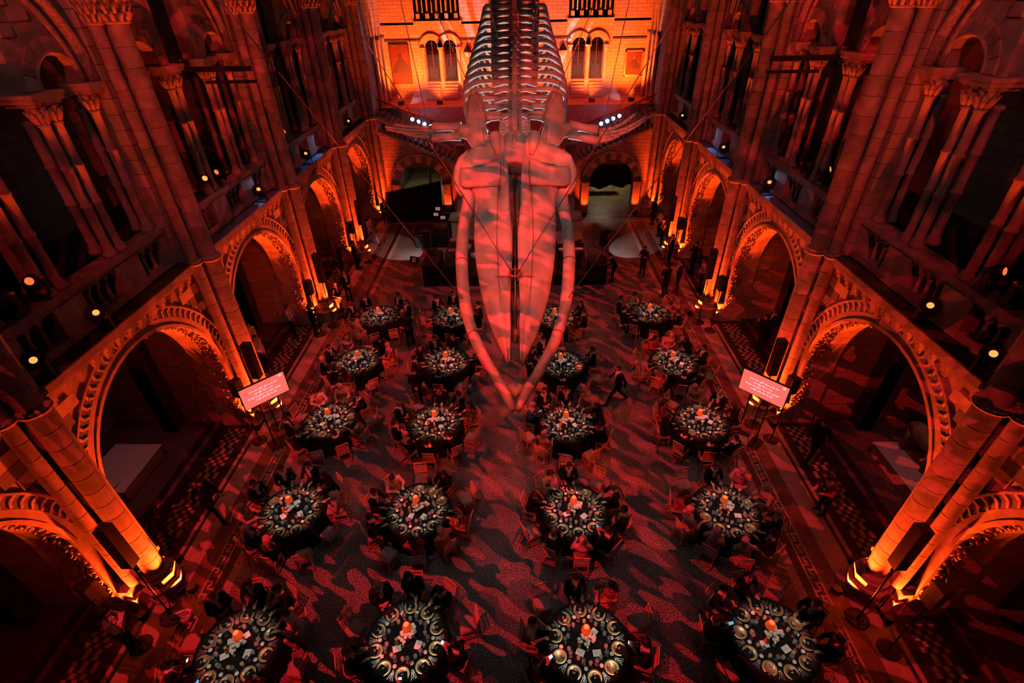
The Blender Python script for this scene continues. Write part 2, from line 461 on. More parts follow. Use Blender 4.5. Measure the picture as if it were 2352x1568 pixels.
# ------------------------------------------------------------------ floor
floor = struct(MB().box(-7.35, 7.35, Y0, 32.2, -0.2, 0).build('floor', 'terrazzo'), 'dark speckled terrazzo floor of the hall')
strips = [(7.35, 7.58, 'marble_pale'), (7.58, 7.80, 'marble_black'), (7.80, 8.12, 'marble_black'), (8.12, 8.55, 'marble_brown'), (8.55, 9.10, 'marble_pale'),
          (9.10, 9.20, 'marble_black'), (9.20, 9.32, 'marble_pale'), (9.32, 9.58, 'marble_black'), (9.58, 10.28, 'tile_black'), (10.28, 10.7, 'marble_black'),
          (10.7, 10.85, 'marble_brown'), (10.85, 11.1, 'marble_black')]
key = MB()
kp, kw, kt = 0.36, 0.32, 0.055
for (u0, u1, v0, v1) in ((0, kp, 0, kt), (0, kp, kw - kt, kw), (0.02, 0.02 + kt, kt, 0.21), (0.02, 0.17, 0.21 - kt, 0.21), (0.24, 0.24 + kt, 0.11, kw - kt), (0.12, 0.24, 0.11, 0.11 + kt)):
    key.box(v0, v1, u0, u1, 0, 0.004)
key_me = {s: key.mesh('meander_key', 'marble_pale', mirror=s < 0) for s in (-1, 1)}
tile_me = MB().box(0, 0.122, 0, 0.122, 0, 0.006).mesh('tile', 'tile_pale')
n_tiles = 0
rest = {-1: MB(), 1: MB()}
for sx in (-1, 1):
    for (a, b, m) in strips:
        x0, x1 = sorted((sx * a, sx * b))
        MB().box(x0, x1, Y0, 32.2 if a < 9.15 else YE, -0.2, 0).build('floor_strip', m, floor)
    x0, x1 = sorted((sx * 11.1, sx * 14.6))
    MB().box(x0, x1, Y0, YE, -0.2, 0).build('bay_paving', 'terrazzo_brown', floor)
    y = 2.6
    while y < 32:
        put('meander_key', key_me[sx], floor, (sx * 7.80, y, 0)); y += kp
    for k in range(5):
        ys = PIERS[k] + 0.95
        for j in range(37):
            for i in range(5):
                pat = ((i + j) % 2 == 0) if (j // 4) % 2 == 0 else ((i + j // 2) % 2 == 0)
                if not pat: continue
                xx = 9.60 + i * 0.133; yy = ys + j * 0.133
                xq = xx if sx > 0 else -xx - 0.122
                if k == 1 and n_tiles < 298 and (sx > 0 or True):
                    put('tile', tile_me, floor, (xq, yy, 0)); n_tiles += 1
                else:
                    rest[sx].box(xq, xq + 0.122, yy, yy + 0.122, 0, 0.006)
    tag(rest[sx].build('mosaic_tiling', 'tile_pale', floor), kind='stuff')
for (a, b, m) in ((32.2, 32.42, 'marble_pale'), (32.42, 32.7, 'marble_brown'), (32.7, 32.8, 'marble_pale'), (32.8, 33.2, 'marble_black'), (33.2, 33.3, 'marble_pale'), (33.3, 33.8, 'marble_brown')):
    MB().box(-9.15, 9.15, a, b, -0.2, 0).build('floor_strip', m, floor)
for sx in (-1, 1):                      # patterned threshold in front of each end doorway
    for i in range(16):
        put('tile', tile_me, floor, (sx * 6.4 - 1.45 + i * 0.185, 33.36 + 0.12 * (i % 2), 0), 0.0)

# ------------------------------------------------------------------ side arcades
def arch_face(mb, X, yc, r, zs, top, n=20):
    for i in range(n):
        a, b = pi * i / n, pi * (i + 1) / n
        y0, y1 = yc - r * cos(a), yc - r * cos(b)
        mb.quad((X, y0, zs + r * sin(a)), (X, y1, zs + r * sin(b)), (X, y1, top), (X, y0, top))
def soffit(mb, X0, X1, yc, r, zs, zb, n=20):
    sm = mb.smooth; mb.smooth = False
    for i in range(n):
        a, b = pi * i / n, pi * (i + 1) / n
        p, q = (yc - r * cos(a), zs + r * sin(a)), (yc - r * cos(b), zs + r * sin(b))
        mb.quad((X0, *p), (X1, *p), (X1, *q), (X0, *q))
    for s in (-1, 1):
        mb.quad((X0, yc + s * r, zb), (X1, yc + s * r, zb), (X1, yc + s * r, zs), (X0, yc + s * r, zs))
    mb.smooth = sm
def wedge(mb, X0, X1, yc, zc, r0, r1, a0, a1):
    p = [(yc - r * cos(a), zc + r * sin(a)) for r, a in ((r0, a0), (r0, a1), (r1, a1), (r1, a0))]
    mb.hexa([(X1, *q) for q in p] + [(X0, *q) for q in p])

# shared meshes per side
def herring(row):
    """one leaf of the herringbone archivolt, lying along the arch tangent at angle 0 (local: u along tangent, v radial)"""
    s = 1 if row else -1
    mb = MB()
    p = [(-0.055, -0.06 * s), (0.005, -0.06 * s), (0.06, 0.06 * s), (0.0, 0.06 * s)]
    mb.prism(p if s > 0 else p[::-1], lambda u, v, w: (w, u, v), -0.014, 0.02)
    return mb
HER = {(s, r): herring(r).mesh('herringbone_leaf', 'stone_pale', mirror=s < 0) for s in (-1, 1) for r in (0, 1)}
cor = MB().box(9.36, 9.56, -0.09, 0.09, 5.98, 6.1).box(9.42, 9.56, -0.075, 0.075, 5.84, 5.98).box(9.48, 9.56, -0.06, 0.06, 5.74, 5.84)
CORBEL = {s: cor.mesh('corbel', 'stone_block', mirror=s < 0) for s in (-1, 1)}
vou = {}
for s in (-1, 1):
    for i in range(9):
        mb = MB(); wedge(mb, 9.70, 9.80, 0, 0, 0.64, 0.96, pi * i / 9 + 0.02, pi * (i + 1) / 9 - 0.02)
        vou[s, i] = mb.mesh('voussoir', 'stone_block', mirror=s < 0)
bal = MB()
bal.lathe([(0.07, 0), (0.07, 0.05), (0.045, 0.09), (0.05, 0.3), (0.045, 0.42), (0.07, 0.46), (0.075, 0.52)], (0, 0, 0), 8)
BALUSTER = bal.mesh('baluster', 'stone_block')

def lower_wall(mb, y0):
    """one bay of arcade wall from pier centre y0 to y0+B"""
    yc = y0 + B / 2; e = B / 2 - RA
    for X in (XW, 10.55):
        arch_face(mb, X, yc, RA, ZS, 6.3, 24)
        for a, b in ((y0, y0 + e), (y0 + B - e, y0 + B)):
            mb.quad((X, a, 0), (X, b, 0), (X, b, 6.3), (X, a, 6.3))
    soffit(mb, XW, 10.55, yc, RA, ZS, 0, 24)
def upper_wall(mb, y0):
    for X in (9.75, 10.2):
        for c in (1.475, 5.225):
            arch_face(mb, X, y0 + c, 0.625, 11.2, 14.6, 12)
        arch_face(mb, X, y0 + 3.35, 0.75, 13.1, 14.6, 12)
        for a, b, z in ((0, 0.85, 6.5), (2.1, 2.6, 11.2), (4.1, 4.6, 11.2), (5.85, 6.7, 6.5)):
            mb.quad((X, y0 + a, z), (X, y0 + b, z), (X, y0 + b, 14.6), (X, y0 + a, 14.6))
    for c in (1.475, 5.225): soffit(mb, 9.75, 10.2, y0 + c, 0.625, 11.2, 11.2, 12)
    soffit(mb, 9.75, 10.2, y0 + 3.35, 0.75, 13.1, 11.2, 12)
    for a in (2.1, 4.1): mb.quad((9.75, y0 + a, 11.2), (10.2, y0 + a, 11.2), (10.2, y0 + a + 0.5, 11.2), (9.75, y0 + a + 0.5, 11.2))

WALL = {}
for sx in (-1, 1):
    mir = sx < 0
    side = NAME[sx]
    mb = MB()
    for k in range(5):
        lower_wall(mb, PIERS[k]); upper_wall(mb, PIERS[k])
    mb.box(9.55, 10.55, Y0, 0.3, 0, 14.6)
    wall = struct(mb.build('wall_' + side, 'stone', mirror=mir), 'two-storey stone arcade wall on the %s of the hall' % side)
    WALL[sx] = wall
    # rooms behind the arcade
    mb = MB()
    mb.box(14.6, 14.9, Y0, YE + 9, 0, 14.6)
    mb.box(10.2, 14.6, Y0, YE, 6.05, 6.45)
    for p in PIERS: mb.box(10.55, 14.6, p - 0.45, p + 0.45, 0, 6.05)
    mb.box(10.2, 14.6, Y0, YE, 14.0, 14.2)
    mb.box(10.2, 14.6, Y0 - .3, Y0, 0, 14.2)
    mb.build('side_bay_shell', 'wall_stone', wall, mirror=mir)
    mb = MB()
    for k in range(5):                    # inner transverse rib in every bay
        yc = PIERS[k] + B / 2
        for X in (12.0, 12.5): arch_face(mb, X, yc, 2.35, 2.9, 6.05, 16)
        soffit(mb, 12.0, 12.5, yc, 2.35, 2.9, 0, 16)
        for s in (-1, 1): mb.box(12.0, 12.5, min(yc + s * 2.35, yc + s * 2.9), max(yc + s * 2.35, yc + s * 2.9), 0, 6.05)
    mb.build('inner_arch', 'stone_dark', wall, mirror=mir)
    # cornice with its lead covering, gallery deck
    mb = MB().box(9.32, 9.6, Y0, YE, 6.1, 6.2).box(9.25, 9.6, Y0, YE, 6.2, 6.38)
    mb.build('cornice', 'stone', wall, mirror=mir)
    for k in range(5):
        MB().box(9.24, 9.62, PIERS[k] + 0.45, PIERS[k + 1] - 0.45, 6.38, 6.42).build('lead_flashing', 'lead_blue_lit' if k in (2, 3) else 'stone_dark', wall, mirror=mir)  # only the bays catching cool light get the blue tint
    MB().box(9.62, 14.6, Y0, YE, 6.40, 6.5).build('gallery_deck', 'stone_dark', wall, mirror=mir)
    for k in range(5):
        y0 = PIERS[k]; yc = y0 + B / 2
        near = k in (0, 1, 2)
        # plain archivolt roll and carved soffit frieze
        mb = MB()
        for (r0, r1, x0) in ((2.71, 2.80, 9.50), (2.80, 3.0, 9.53), (3.26, 3.31, 9.50)):
            for i in range(24):
                wedge(mb, x0, 9.56, yc, ZS, r0, r1, pi * i / 24, pi * (i + 1) / 24)
        mb.build('archivolt', 'stone', wall, mirror=mir)
        for i in range(24 if k < 3 else 0):     # the dark ring behind the herringbone
            pass
        mb = MB()
        for i in range(24): wedge(mb, 9.535, 9.56, yc, ZS, 3.0, 3.26, pi * i / 24, pi * (i + 1) / 24)
        mb.build('archivolt_band', 'stone_grey', wall, mirror=mir)
        nh = 42
        if near:
            for row in (0, 1):
                for i in range(nh):
                    a = pi * (i + 0.5) / nh; r = 3.065 + 0.13 * row
                    p = put('herringbone_leaf', HER[sx, row], wall, (sx * 9.53, yc - r * cos(a), ZS + r * sin(a)))
                    p.rotation_euler = (-(a - pi / 2), 0, 0)
        else:
            mb = MB()
            for row in (0, 1):
                for i in range(nh):
                    a = pi * (i + 0.5) / nh; r = 3.065 + 0.13 * row; s = 1 if row else -1
                    ca, sa = -cos(a), sin(a)
                    q = []
                    for (u, v) in ((-0.055, -0.06 * s), (0.005, -0.06 * s), (0.06, 0.06 * s), (0.0, 0.06 * s)):
                        q.append((yc + (r + v) * ca + u * sa, ZS + (r + v) * sa - u * ca))
                    mb.hexa([(9.54, *t) for t in q] + [(9.52, *t) for t in q])
            tag(mb.build('herringbone_band', 'stone_pale', wall, mirror=mir), kind='stuff')
        mb = MB()                          # frieze of small carved creatures on the soffit and jambs
        rnd = random.Random(k * 3 + sx)
        pos = [(yc - 2.71 * cos(pi * i / 56), ZS + 2.71 * sin(pi * i / 56), -cos(pi * i / 56), sin(pi * i / 56)) for i in range(57)]
        for j in range(11): pos += [(yc - s * 2.71, 0.95 + j * 0.17, -s, 0) for s in (-1, 1)]
        for (py, pz, ny, nz) in pos:
            for q in range(3):
                xx = 9.64 + 0.13 * q + rnd.uniform(-.03, .03); h = rnd.uniform(0.03, 0.075)
                t = rnd.uniform(-.06, .06)
                mb.tube([(xx, py + t * nz + 0.02 * ny, pz - t * ny + 0.02 * nz), (xx + rnd.uniform(-.04, .04), py - ny * h + (t + .05) * nz, pz - nz * h - (t + .05) * ny), (xx + rnd.uniform(-.08, .08), py - ny * h * .3 + (t + .12) * nz, pz - nz * h * .3 - (t + .12) * ny)], [0.03, 0.036, 0.015], 5)
        tag(mb.build('carved_frieze', 'stone_carved', wall, mirror=mir), kind='stuff')
        # zigzag bands on the pilasters beside the arch
        mb = MB()
        for s in (-1, 1):
            ye = yc + s * (RA + 0.34); zz = 1.0; i = 0
            while zz < 5.3:
                d0 = 0.05 if i % 2 else -0.05
                for off in (0.0, 0.07):
                    mb.hexa([(9.56, ye + d0, zz + off), (9.56, ye - d0, zz + .09 + off), (9.56, ye - d0, zz + .12 + off), (9.56, ye + d0, zz + .03 + off),
                             (9.525, ye + d0, zz + off), (9.525, ye - d0, zz + .09 + off), (9.525, ye - d0, zz + .12 + off), (9.525, ye + d0, zz + .03 + off)])
                zz += 0.09; i += 1
        mb.build('zigzag_band', 'stone_carved', wall, mirror=mir)
        # corbels
        for i in range(13):
            put('corbel', CORBEL[sx], wall, (0, y0 + 0.75 + i * (B - 1.5) / 12, 0))
        # spandrel courses, pale and grey by turns
        z = 3.0; row = 0
        while z < 5.65:
            h = 0.30
            half = sqrt(max(0.0, 3.33 ** 2 - max(0, z + h - ZS) ** 2)) if z + h - ZS < 3.33 else 0.0
            half = max(half, sqrt(max(0, 3.33 ** 2 - max(0, z - ZS) ** 2)))
            for s in (-1, 1):
                a = half; b_ = B / 2 - 0.36
                if b_ - a > 0.12:
                    w = b_ - a; n = max(1, round(w / 0.62))
                    for i in range(n):
                        u0 = a + w * i / n + 0.008; u1 = a + w * (i + 1) / n - 0.008
                        p0, p1 = sorted((yc + s * u0, yc + s * u1))
                        MB().box(9.52, 9.56, p0, p1, z + 0.006, z + h - 0.006).build('spandrel_stone', 'stone_pale' if row % 2 == 0 else 'stone_grey', wall, mirror=mir)
            z += h; row += 1
        # balustrade of the gallery
        mb = MB().box(9.6, 9.9, y0 + 0.6, y0 + B - 0.6, 6.5, 6.68).box(9.53, 9.97, y0 + 0.6, y0 + B - 0.6, 7.46, 7.6).box(9.57, 9.93, y0 + 0.6, y0 + B - 0.6, 7.38, 7.46)
        for a, b_ in ((0.6, 0.95), (1.93, 2.77), (3.93, 4.77), (5.75, 6.1)): mb.box(9.57, 9.93, y0 + a, y0 + b_, 6.5, 7.4)
        for a, b_ in ((0.95, 1.93), (2.77, 3.93), (4.77, 5.75)):
            n = 3 if b_ - a < 1.1 else 4
            w = (b_ - a) / n
            for i in range(n):
                c = y0 + a + w * (i + .5)
                for X in (9.66, 9.84): arch_face(mb, X, c, w * 0.36, 7.2, 7.4, 6)
                soffit(mb, 9.66, 9.84, c, w * 0.36, 7.2, 7.18, 6)
                for s in (-1, 1):
                    p0, p1 = sorted((c + s * w * 0.36, c + s * w * 0.5)); mb.box(9.66, 9.84, p0, p1, 7.18, 7.4)
                if i:
                    put('baluster', BALUSTER, wall, (sx * 9.75, y0 + a + w * i, 6.67))
        mb.build('balustrade', 'stone', wall, mirror=mir)
        # framing arch moulding above
        mb = MB()
        mb.smooth = True
        mb.tube([(9.62, yc - 2.68 * cos(pi * i / 28), 11.2 + 2.68 * sin(pi * i / 28)) for i in range(29)], 0.13, 8)
        mb.tube([(9.7, yc - 2.42 * cos(pi * i / 28), 11.2 + 2.42 * sin(pi * i / 28)) for i in range(29)], 0.07, 6)
        mb.build('framing_arch', 'stone_carved', wall, mirror=mir)
        for c in (1.475, 5.225):
            mb = MB(); mb.tube([(9.72, y0 + c - .66 * cos(pi * i / 14), 11.2 + .66 * sin(pi * i / 14)) for i in range(15)], 0.045, 6)
            mb.build('arch_roll', 'stone', wall, mirror=mir)
            for i in range(9): put('voussoir', vou[sx, i], wall, (0, y0 + c, 11.2))
        # coursed blocks of the upper wall
        rnd = random.Random(40 + k)
        z = 11.22; row = 0
        while z < 13.9 and near:
            h = rnd.choice((0.17, 0.26, 0.3)); u = 0.3 + (0.2 if row % 2 else 0)
            while u < B - 0.35:
                w = rnd.uniform(0.3, 0.62); u1 = min(u + w, B - 0.35)
                ok = u1 - u > 0.1
                for (cy, cz, rr) in ((1.475, 11.2, 0.99), (5.225, 11.2, 0.99)):
                    dy = max(0, max(u - cy, cy - u1)); dz = max(0, z - cz)
                    if sqrt(dy * dy + dz * dz) < rr: ok = False
                if u < 4.15 and u1 > 2.55: ok = False
                far = max(abs(u - 3.35), abs(u1 - 3.35))
                if sqrt(far ** 2 + (z + h - 11.2) ** 2) > 2.32: ok = False
                if ok: MB().box(9.70, 9.76, y0 + u + .012, y0 + u1 - .012, z + .012, z + h - .012).build('wall_block', 'stone_block', wall, mirror=mir)
                u = u1
            z += h; row += 1
    # string course at wall top of the gallery arches
# colonnettes: coupled shafts between the gallery lights
COLM = MB()
COLM.lathe([(0.17, 0), (0.17, 0.08), (0.14, 0.12), (0.15, 0.16), (0.105, 0.22), (0.1, 1.2), (0.125, 1.22), (0.125, 1.27), (0.1, 1.29), (0.1, 2.05), (0.125, 2.07), (0.125, 2.12), (0.1, 2.14), (0.096, 2.95), (0.125, 2.97), (0.125, 3.02), (0.1, 3.05)], (0, 0, 0), 10)
col_shaft = COLM.mesh('shaft', 'stone')
cap = MB().lathe([(0.1, 0), (0.13, 0.08), (0.12, 0.12), (0.19, 0.3), (0.2, 0.34)], (0, 0, 0), 8)
for i in range(8):
    a = 2 * pi * i / 8; cap.tube([(0.1 * cos(a), 0.1 * sin(a), 0.02), (0.17 * cos(a), 0.17 * sin(a), 0.2), (0.23 * cos(a), 0.23 * sin(a), 0.27)], [0.04, 0.05, 0.02], 5)
col_cap = cap.mesh('capital', 'stone_carved')
aba = MB().box(-0.3, 0.42, -0.42, 0.42, 0, 0.09).box(-0.24, 0.38, -0.36, 0.36, -0.07, 0).box(-0.33, 0.45, -0.45, 0.45, 0.09, 0.17)
ABACUS = {s: aba.mesh('abacus', 'stone', mirror=s < 0) for s in (-1, 1)}
for sx in (-1, 1):
    for k in range(5):
        for (yy, kind) in ((0.86, 'respond'), (2.35, 'pair'), (4.35, 'pair'), (5.84, 'respond')):
            y = PIERS[k] + yy
            c = struct(empty('colonnette_pillar', (sx * 9.78, y, 7.6)), '%s stone gallery shafts in the %s bay of the %s wall' % ('coupled' if kind == 'pair' else 'attached', ORD[k], NAME[sx]))
            for (dx, dy) in (((-.06, -.17), (-.06, .17), (.42, 0)) if kind == 'pair' else ((0, 0.06 if yy < 3 else -.06), (.34, 0))):
                put('shaft', col_shaft, c, (sx * dx, dy, 0)); 
                if dx < .3: put('capital', col_cap, c, (sx * dx, dy, 3.02))
            put('abacus', ABACUS[sx], c, (0, 0, 3.43), 0, (1, 1 if kind == 'pair' else 0.62, 1))

# ------------------------------------------------------------------ piers
def drum(r, h, n=16):
    mb = MB().lathe([(r, 0.014), (r, h - 0.014)], (0, 0, 0), n, cap=False)
    mb.lathe([(r - 0.024, 0.0), (r, 0.014)], (0, 0, 0), n); mb.lathe([(r, h - 0.014), (r - 0.024, h)], (0, 0, 0), n)
    return mb
NL, NU = 12, 13
hl, hu = (6.3 - 0.95) / NL, (12.28 - 6.46) / NU
D = {('b', 0): drum(0.232, hl).mesh('drum', 'stone_block'), ('b', 1): drum(0.222, hu).mesh('drum', 'stone_block'),
     ('f', 0): drum(0.15, hl, 12).mesh('drum', 'stone_block'), ('f', 1): drum(0.145, hu, 12).mesh('drum', 'stone_block')}
ring_me = MB().lathe([(0.24, 0), (0.30, 0.03), (0.31, 0.07), (0.27, 0.085), (0.30, 0.10), (0.30, 0.14), (0.24, 0.17)], (0, 0, 0), 16).mesh('shaft_ring', 'stone')
ring_s = MB().lathe([(0.16, 0), (0.21, 0.03), (0.22, 0.07), (0.18, 0.085), (0.21, 0.10), (0.21, 0.14), (0.16, 0.17)], (0, 0, 0), 12).mesh('shaft_ring', 'stone')
bm_ = MB()
for prof in ([(0.47, 0), (0.47, 0.10)], [(0.43, 0.10), (0.43, 0.42)], [(0.48, 0.42), (0.48, 0.50), (0.42, 0.54)], [(0.38, 0.54), (0.38, 0.74)], [(0.41, 0.74), (0.41, 0.79), (0.34, 0.83)]):
    bm_.lathe(prof, (0, 0, 0), 8)
bm_.sm = [False] * len(bm_.sm)
bm_.lathe([(0.33, 0.82), (0.34, 0.86), (0.30, 0.90), (0.24, 0.96)], (0, 0, 0), 16)
base_me = bm_.mesh('shaft_base', 'stone')
cp = MB().lathe([(0.23, 0), (0.29, 0.03), (0.29, 0.07), (0.25, 0.1), (0.34, 0.4), (0.4, 0.58)], (0, 0, 0), 14)
for j in range(3):
    for i in range(11):
        a = 2 * pi * (i + .5 * j) / 11; r0 = 0.25 + 0.03 * j; z0 = 0.08 + 0.16 * j
        cp.tube([(r0 * cos(a), r0 * sin(a), z0), ((r0 + .08) * cos(a), (r0 + .08) * sin(a), z0 + .12), ((r0 + .14) * cos(a + .12), (r0 + .14) * sin(a + .12), z0 + .17)], [0.05, 0.06, 0.025], 5)
cap_me = cp.mesh('carved_capital', 'stone_carved')
core = MB().box(9.42, 10.58, -0.30, 0.30, 0, 14.6).box(9.12, 9.45, -0.16, 0.16, 0.5, 14.6).box(9.30, 9.6, -0.60, 0.60, 0, 0.5).box(9.36, 9.6, -0.56, 0.56, 0.5, 0.8).box(9.30, 9.6, -0.64, 0.64, 0.8, 0.92).box(9.25, 9.56, -0.5, 0.5, 6.3, 6.46).box(9.46, 9.8, -0.62, 0.62, 6.46, 14.6)
CORE = {s: core.mesh('pier_core', 'wall_stone', mirror=s < 0) for s in (-1, 1)}
aba2 = MB().box(8.55, 9.9, -0.6, 0.6, 12.88, 13.02).box(8.5, 9.9, -0.66, 0.66, 13.02, 13.2).box(8.6, 9.9, -0.5, 0.5, 13.2, 14.6)
ABA2 = {s: aba2.mesh('capital_slab', 'stone', mirror=s < 0) for s in (-1, 1)}
for sx in (-1, 1):
    for k in range(6):
        p = struct(empty('pier_pillar', (0, PIERS[k], 0)), 'clustered stone pier, %s from the gallery end of the %s wall' % (ORD[k], NAME[sx]))
        put('pier_core', CORE[sx], p); put('capital_slab', ABA2[sx], p)
        put('shaft_base', base_me, p, (sx * 9.0, 0, 0)); put('shaft_ring', ring_me, p, (sx * 9.0, 0, 6.29)); put('carved_capital', cap_me, p, (sx * 9.02, 0, 12.28))
        for i in range(NL): put('drum', D['b', 0], p, (sx * 9.0, 0, 0.95 + i * hl), i * 1.3)
        for i in range(NU): put('drum', D['b', 1], p, (sx * 9.02, 0, 6.46 + i * hu), i * 1.7)
        for s in (-1, 1):
            for i in range(NL): put('drum', D['f', 0], p, (sx * 9.28, s * 0.37, 0.95 + i * hl), i * 1.3)
            for i in range(NU): put('drum', D['f', 1], p, (sx * 9.29, s * 0.37, 6.46 + i * hu), i * 1.7)
            put('shaft_ring', ring_s, p, (sx * 9.28, s * 0.37, 6.29))
            put('carved_capital', cap_me, p, (sx * 9.29, s * 0.37, 12.28), 0.3, (0.7, 0.7, 1))

# ------------------------------------------------------------------ far end: doorways, stairs, landing, back wall
YB = 42.0
def zstr(x): return 3.3 + (abs(x) - 3.8) / 4.8 * 2.05     # string line of the side flights
for sx in (-1, 1):
    side = NAME[sx]; mir = sx < 0
    cx = 6.4; r = 1.48; zs = 2.1
    mb = MB()
    def P(u, v, w): return (u, w, v)
    for Y in (33.8, 34.5):
        n = 20
        for i in range(n):
            a, b = pi * i / n, pi * (i + 1) / n
            x0, x1 = cx - r * cos(a), cx - r * cos(b)
            mb.quad((x0, Y, zs + r * sin(a)), (x1, Y, zs + r * sin(b)), (x1, Y, zstr(x1)), (x0, Y, zstr(x0)))
        for a, b in ((3.3, cx - r), (cx + r, 9.6)):
            mb.quad((a, Y, 0), (b, Y, 0), (b, Y, min(zstr(b), 6.2)), (a, Y, zstr(a)))
    for i in range(20):
        a, b = pi * i / 20, pi * (i + 1) / 20
        p, q = (cx - r * cos(a), zs + r * sin(a)), (cx - r * cos(b), zs + r * sin(b))
        mb.quad((p[0], 33.8, p[1]), (p[0], 34.5, p[1]), (q[0], 34.5, q[1]), (q[0], 33.8, q[1]))
    for s in (-1, 1): mb.quad((cx + s * r, 33.8, 0), (cx + s * r, 34.5, 0), (cx + s * r, 34.5, zs), (cx + s * r, 33.8, zs))
    mb.quad((3.3, 33.8, 0), (3.3, 34.5, 0), (3.3, 34.5, 3.3), (3.3, 33.8, 3.3))
    ew = struct(mb.build('wall_end_' + side, 'brick_wall', mirror=mir), 'end wall with a round-arched doorway under the %s stair flight' % side)
    mb = MB().box(cx - 2.05, cx - r + .02, 33.7, 33.85, 0, 0.35).box(cx + r - .02, cx + 2.05, 33.7, 33.85, 0, 0.35)
    for s in (-1, 1):
        a, b = sorted((cx + s * (r - 0.0), cx + s * 1.98)); mb.box(a, b, 33.66, 33.8, 0.35, 2.05); mb.box(a - .04, b + .04, 33.62, 33.8, 2.05, 2.16)
    mb.build('door_jamb', 'stone', ew, mirror=mir)
    for i in range(15):                 # alternating voussoirs
        a0, a1 = pi * i / 15 + .008, pi * (i + 1) / 15 - .008
        p = [(cx - q * cos(a), zs + q * sin(a)) for q, a in ((r, a0), (r, a1), (1.93, a1), (1.93, a0))]
        MB().hexa([(t[0], 33.82, t[1]) for t in p] + [(t[0], 33.72, t[1]) for t in p]).build('voussoir', 'stone_pale' if i % 2 else 'stone_grey', ew, mirror=mir)
    mb = MB(); mb.tube([(cx - 2.0 * cos(pi * i / 20), 33.74, zs + 2.0 * sin(pi * i / 20)) for i in range(21)], 0.06, 6); mb.build('hood_mould', 'stone', ew, mirror=mir)
    # sloping balustrade
    mb = MB()
    for (z0, z1, y0, y1) in ((0.0, 0.16, 33.7, 34.15), (0.86, 1.0, 33.66, 34.2)):
        pts = [(3.75, zstr(3.75)), (8.7, zstr(8.7))]
        mb.hexa([(pts[0][0], y0, pts[0][1] + z0), (pts[1][0], y0, pts[1][1] + z0), (pts[1][0], y1, pts[1][1] + z0), (pts[0][0], y1, pts[0][1] + z0),
                 (pts[0][0], y0, pts[0][1] + z1), (pts[1][0], y0, pts[1][1] + z1), (pts[1][0], y1, pts[1][1] + z1), (pts[0][0], y1, pts[0][1] + z1)])
    mb.box(8.7, 9.6, 33.66, 34.2, 5.35, 6.4)
    rail = struct(mb.build('stair_balustrade_trim', 'stone', mirror=mir), 'sloping stone balustrade of the %s stair flight' % side)
    for i in range(15):
        x = 3.95 + i * 0.33
        put('baluster', BALUSTER, rail, (sx * x, 33.92, zstr(x) + 0.14), 0, (1.1, 1.1, 1.25))
        mb = MB()
        c = x + 0.165; n = 6
        for i2 in range(n):
            a, b = pi * i2 / n, pi * (i2 + 1) / n
            x0, x1 = c - .12 * cos(a), c - .12 * cos(b)
            mb.hexa([(x0, 33.85, zstr(c) + .66 + .12 * sin(a)), (x1, 33.85, zstr(c) + .66 + .12 * sin(b)), (x1, 34.0, zstr(c) + .66 + .12 * sin(b)), (x0, 34.0, zstr(c) + .66 + .12 * sin(a)),
                     (x0, 33.85, zstr(x0) + .88), (x1, 33.85, zstr(x1) + .88), (x1, 34.0, zstr(x1) + .88), (x0, 34.0, zstr(x0) + .88)])
        mb.build('arch_head', 'stone', rail, mirror=mir)
    # newel pedestals
    mb = MB().box(3.25, 3.95, 33.55, 34.3, 2.6, 4.35).box(3.2, 4.0, 33.5, 34.35, 4.35, 4.48).box(3.3, 3.9, 33.6, 34.25, 4.48, 4.62).box(3.2, 4.0, 33.5, 34.35, 2.5, 2.7)
    struct(mb.build('newel_pillar', 'stone_block', mirror=mir), 'square stone newel block at the foot of the %s stair flight' % side)
    # treads of the side flight
    fl = struct(empty('side_stair_floor', (0, 0, 0)), 'stone side flight climbing %s to the gallery' % side)
    for i in range(17):
        x0 = 3.9 + i * 0.32; z = 3.3 + (i + 1) * 0.165
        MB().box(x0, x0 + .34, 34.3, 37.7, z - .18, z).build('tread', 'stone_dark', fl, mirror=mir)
    mb = MB(); mb.tube([(9.8, 37.9, 6.86), (4.7, 37.9, 4.85)], 0.055, 8)
    rr = tag(empty('stair_handrail', (0, 0, 0)), 'long polished handrail above the %s stair flight' % side, 'handrail')
    mb.build('rail', 'wood_red', rr, mirror=mir)
    for i in range(6):
        x = 5.0 + i * 0.9; MB().tube([(x, 37.9, 3.3 + (x - 3.8) / 4.8 * 2.0), (x, 37.9, 4.85 + (x - 4.7) * .394)], 0.025, 6).build('baluster_rod', 'black_matte', rr, mirror=mir)
    # corridor beyond the doorway
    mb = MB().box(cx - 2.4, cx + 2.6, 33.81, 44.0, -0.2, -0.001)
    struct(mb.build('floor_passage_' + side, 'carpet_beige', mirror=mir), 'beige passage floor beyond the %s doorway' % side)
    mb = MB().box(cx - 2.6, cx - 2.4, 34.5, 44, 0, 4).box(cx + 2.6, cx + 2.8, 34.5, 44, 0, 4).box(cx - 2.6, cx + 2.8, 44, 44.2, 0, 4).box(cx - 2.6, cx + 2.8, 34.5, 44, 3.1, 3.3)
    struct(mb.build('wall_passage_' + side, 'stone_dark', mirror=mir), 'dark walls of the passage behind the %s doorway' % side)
    # flank walls beside the stair
    mb = MB().box(9.6, 10.2, 33.8, YB, 0, 15).box(9.6, 14.6, 33.8, 34.2, 0, 14.6)
    struct(mb.build('wall_flank_' + side, 'wall_stone', mirror=mir), 'stone flank wall beside the %s stair flight' % side)
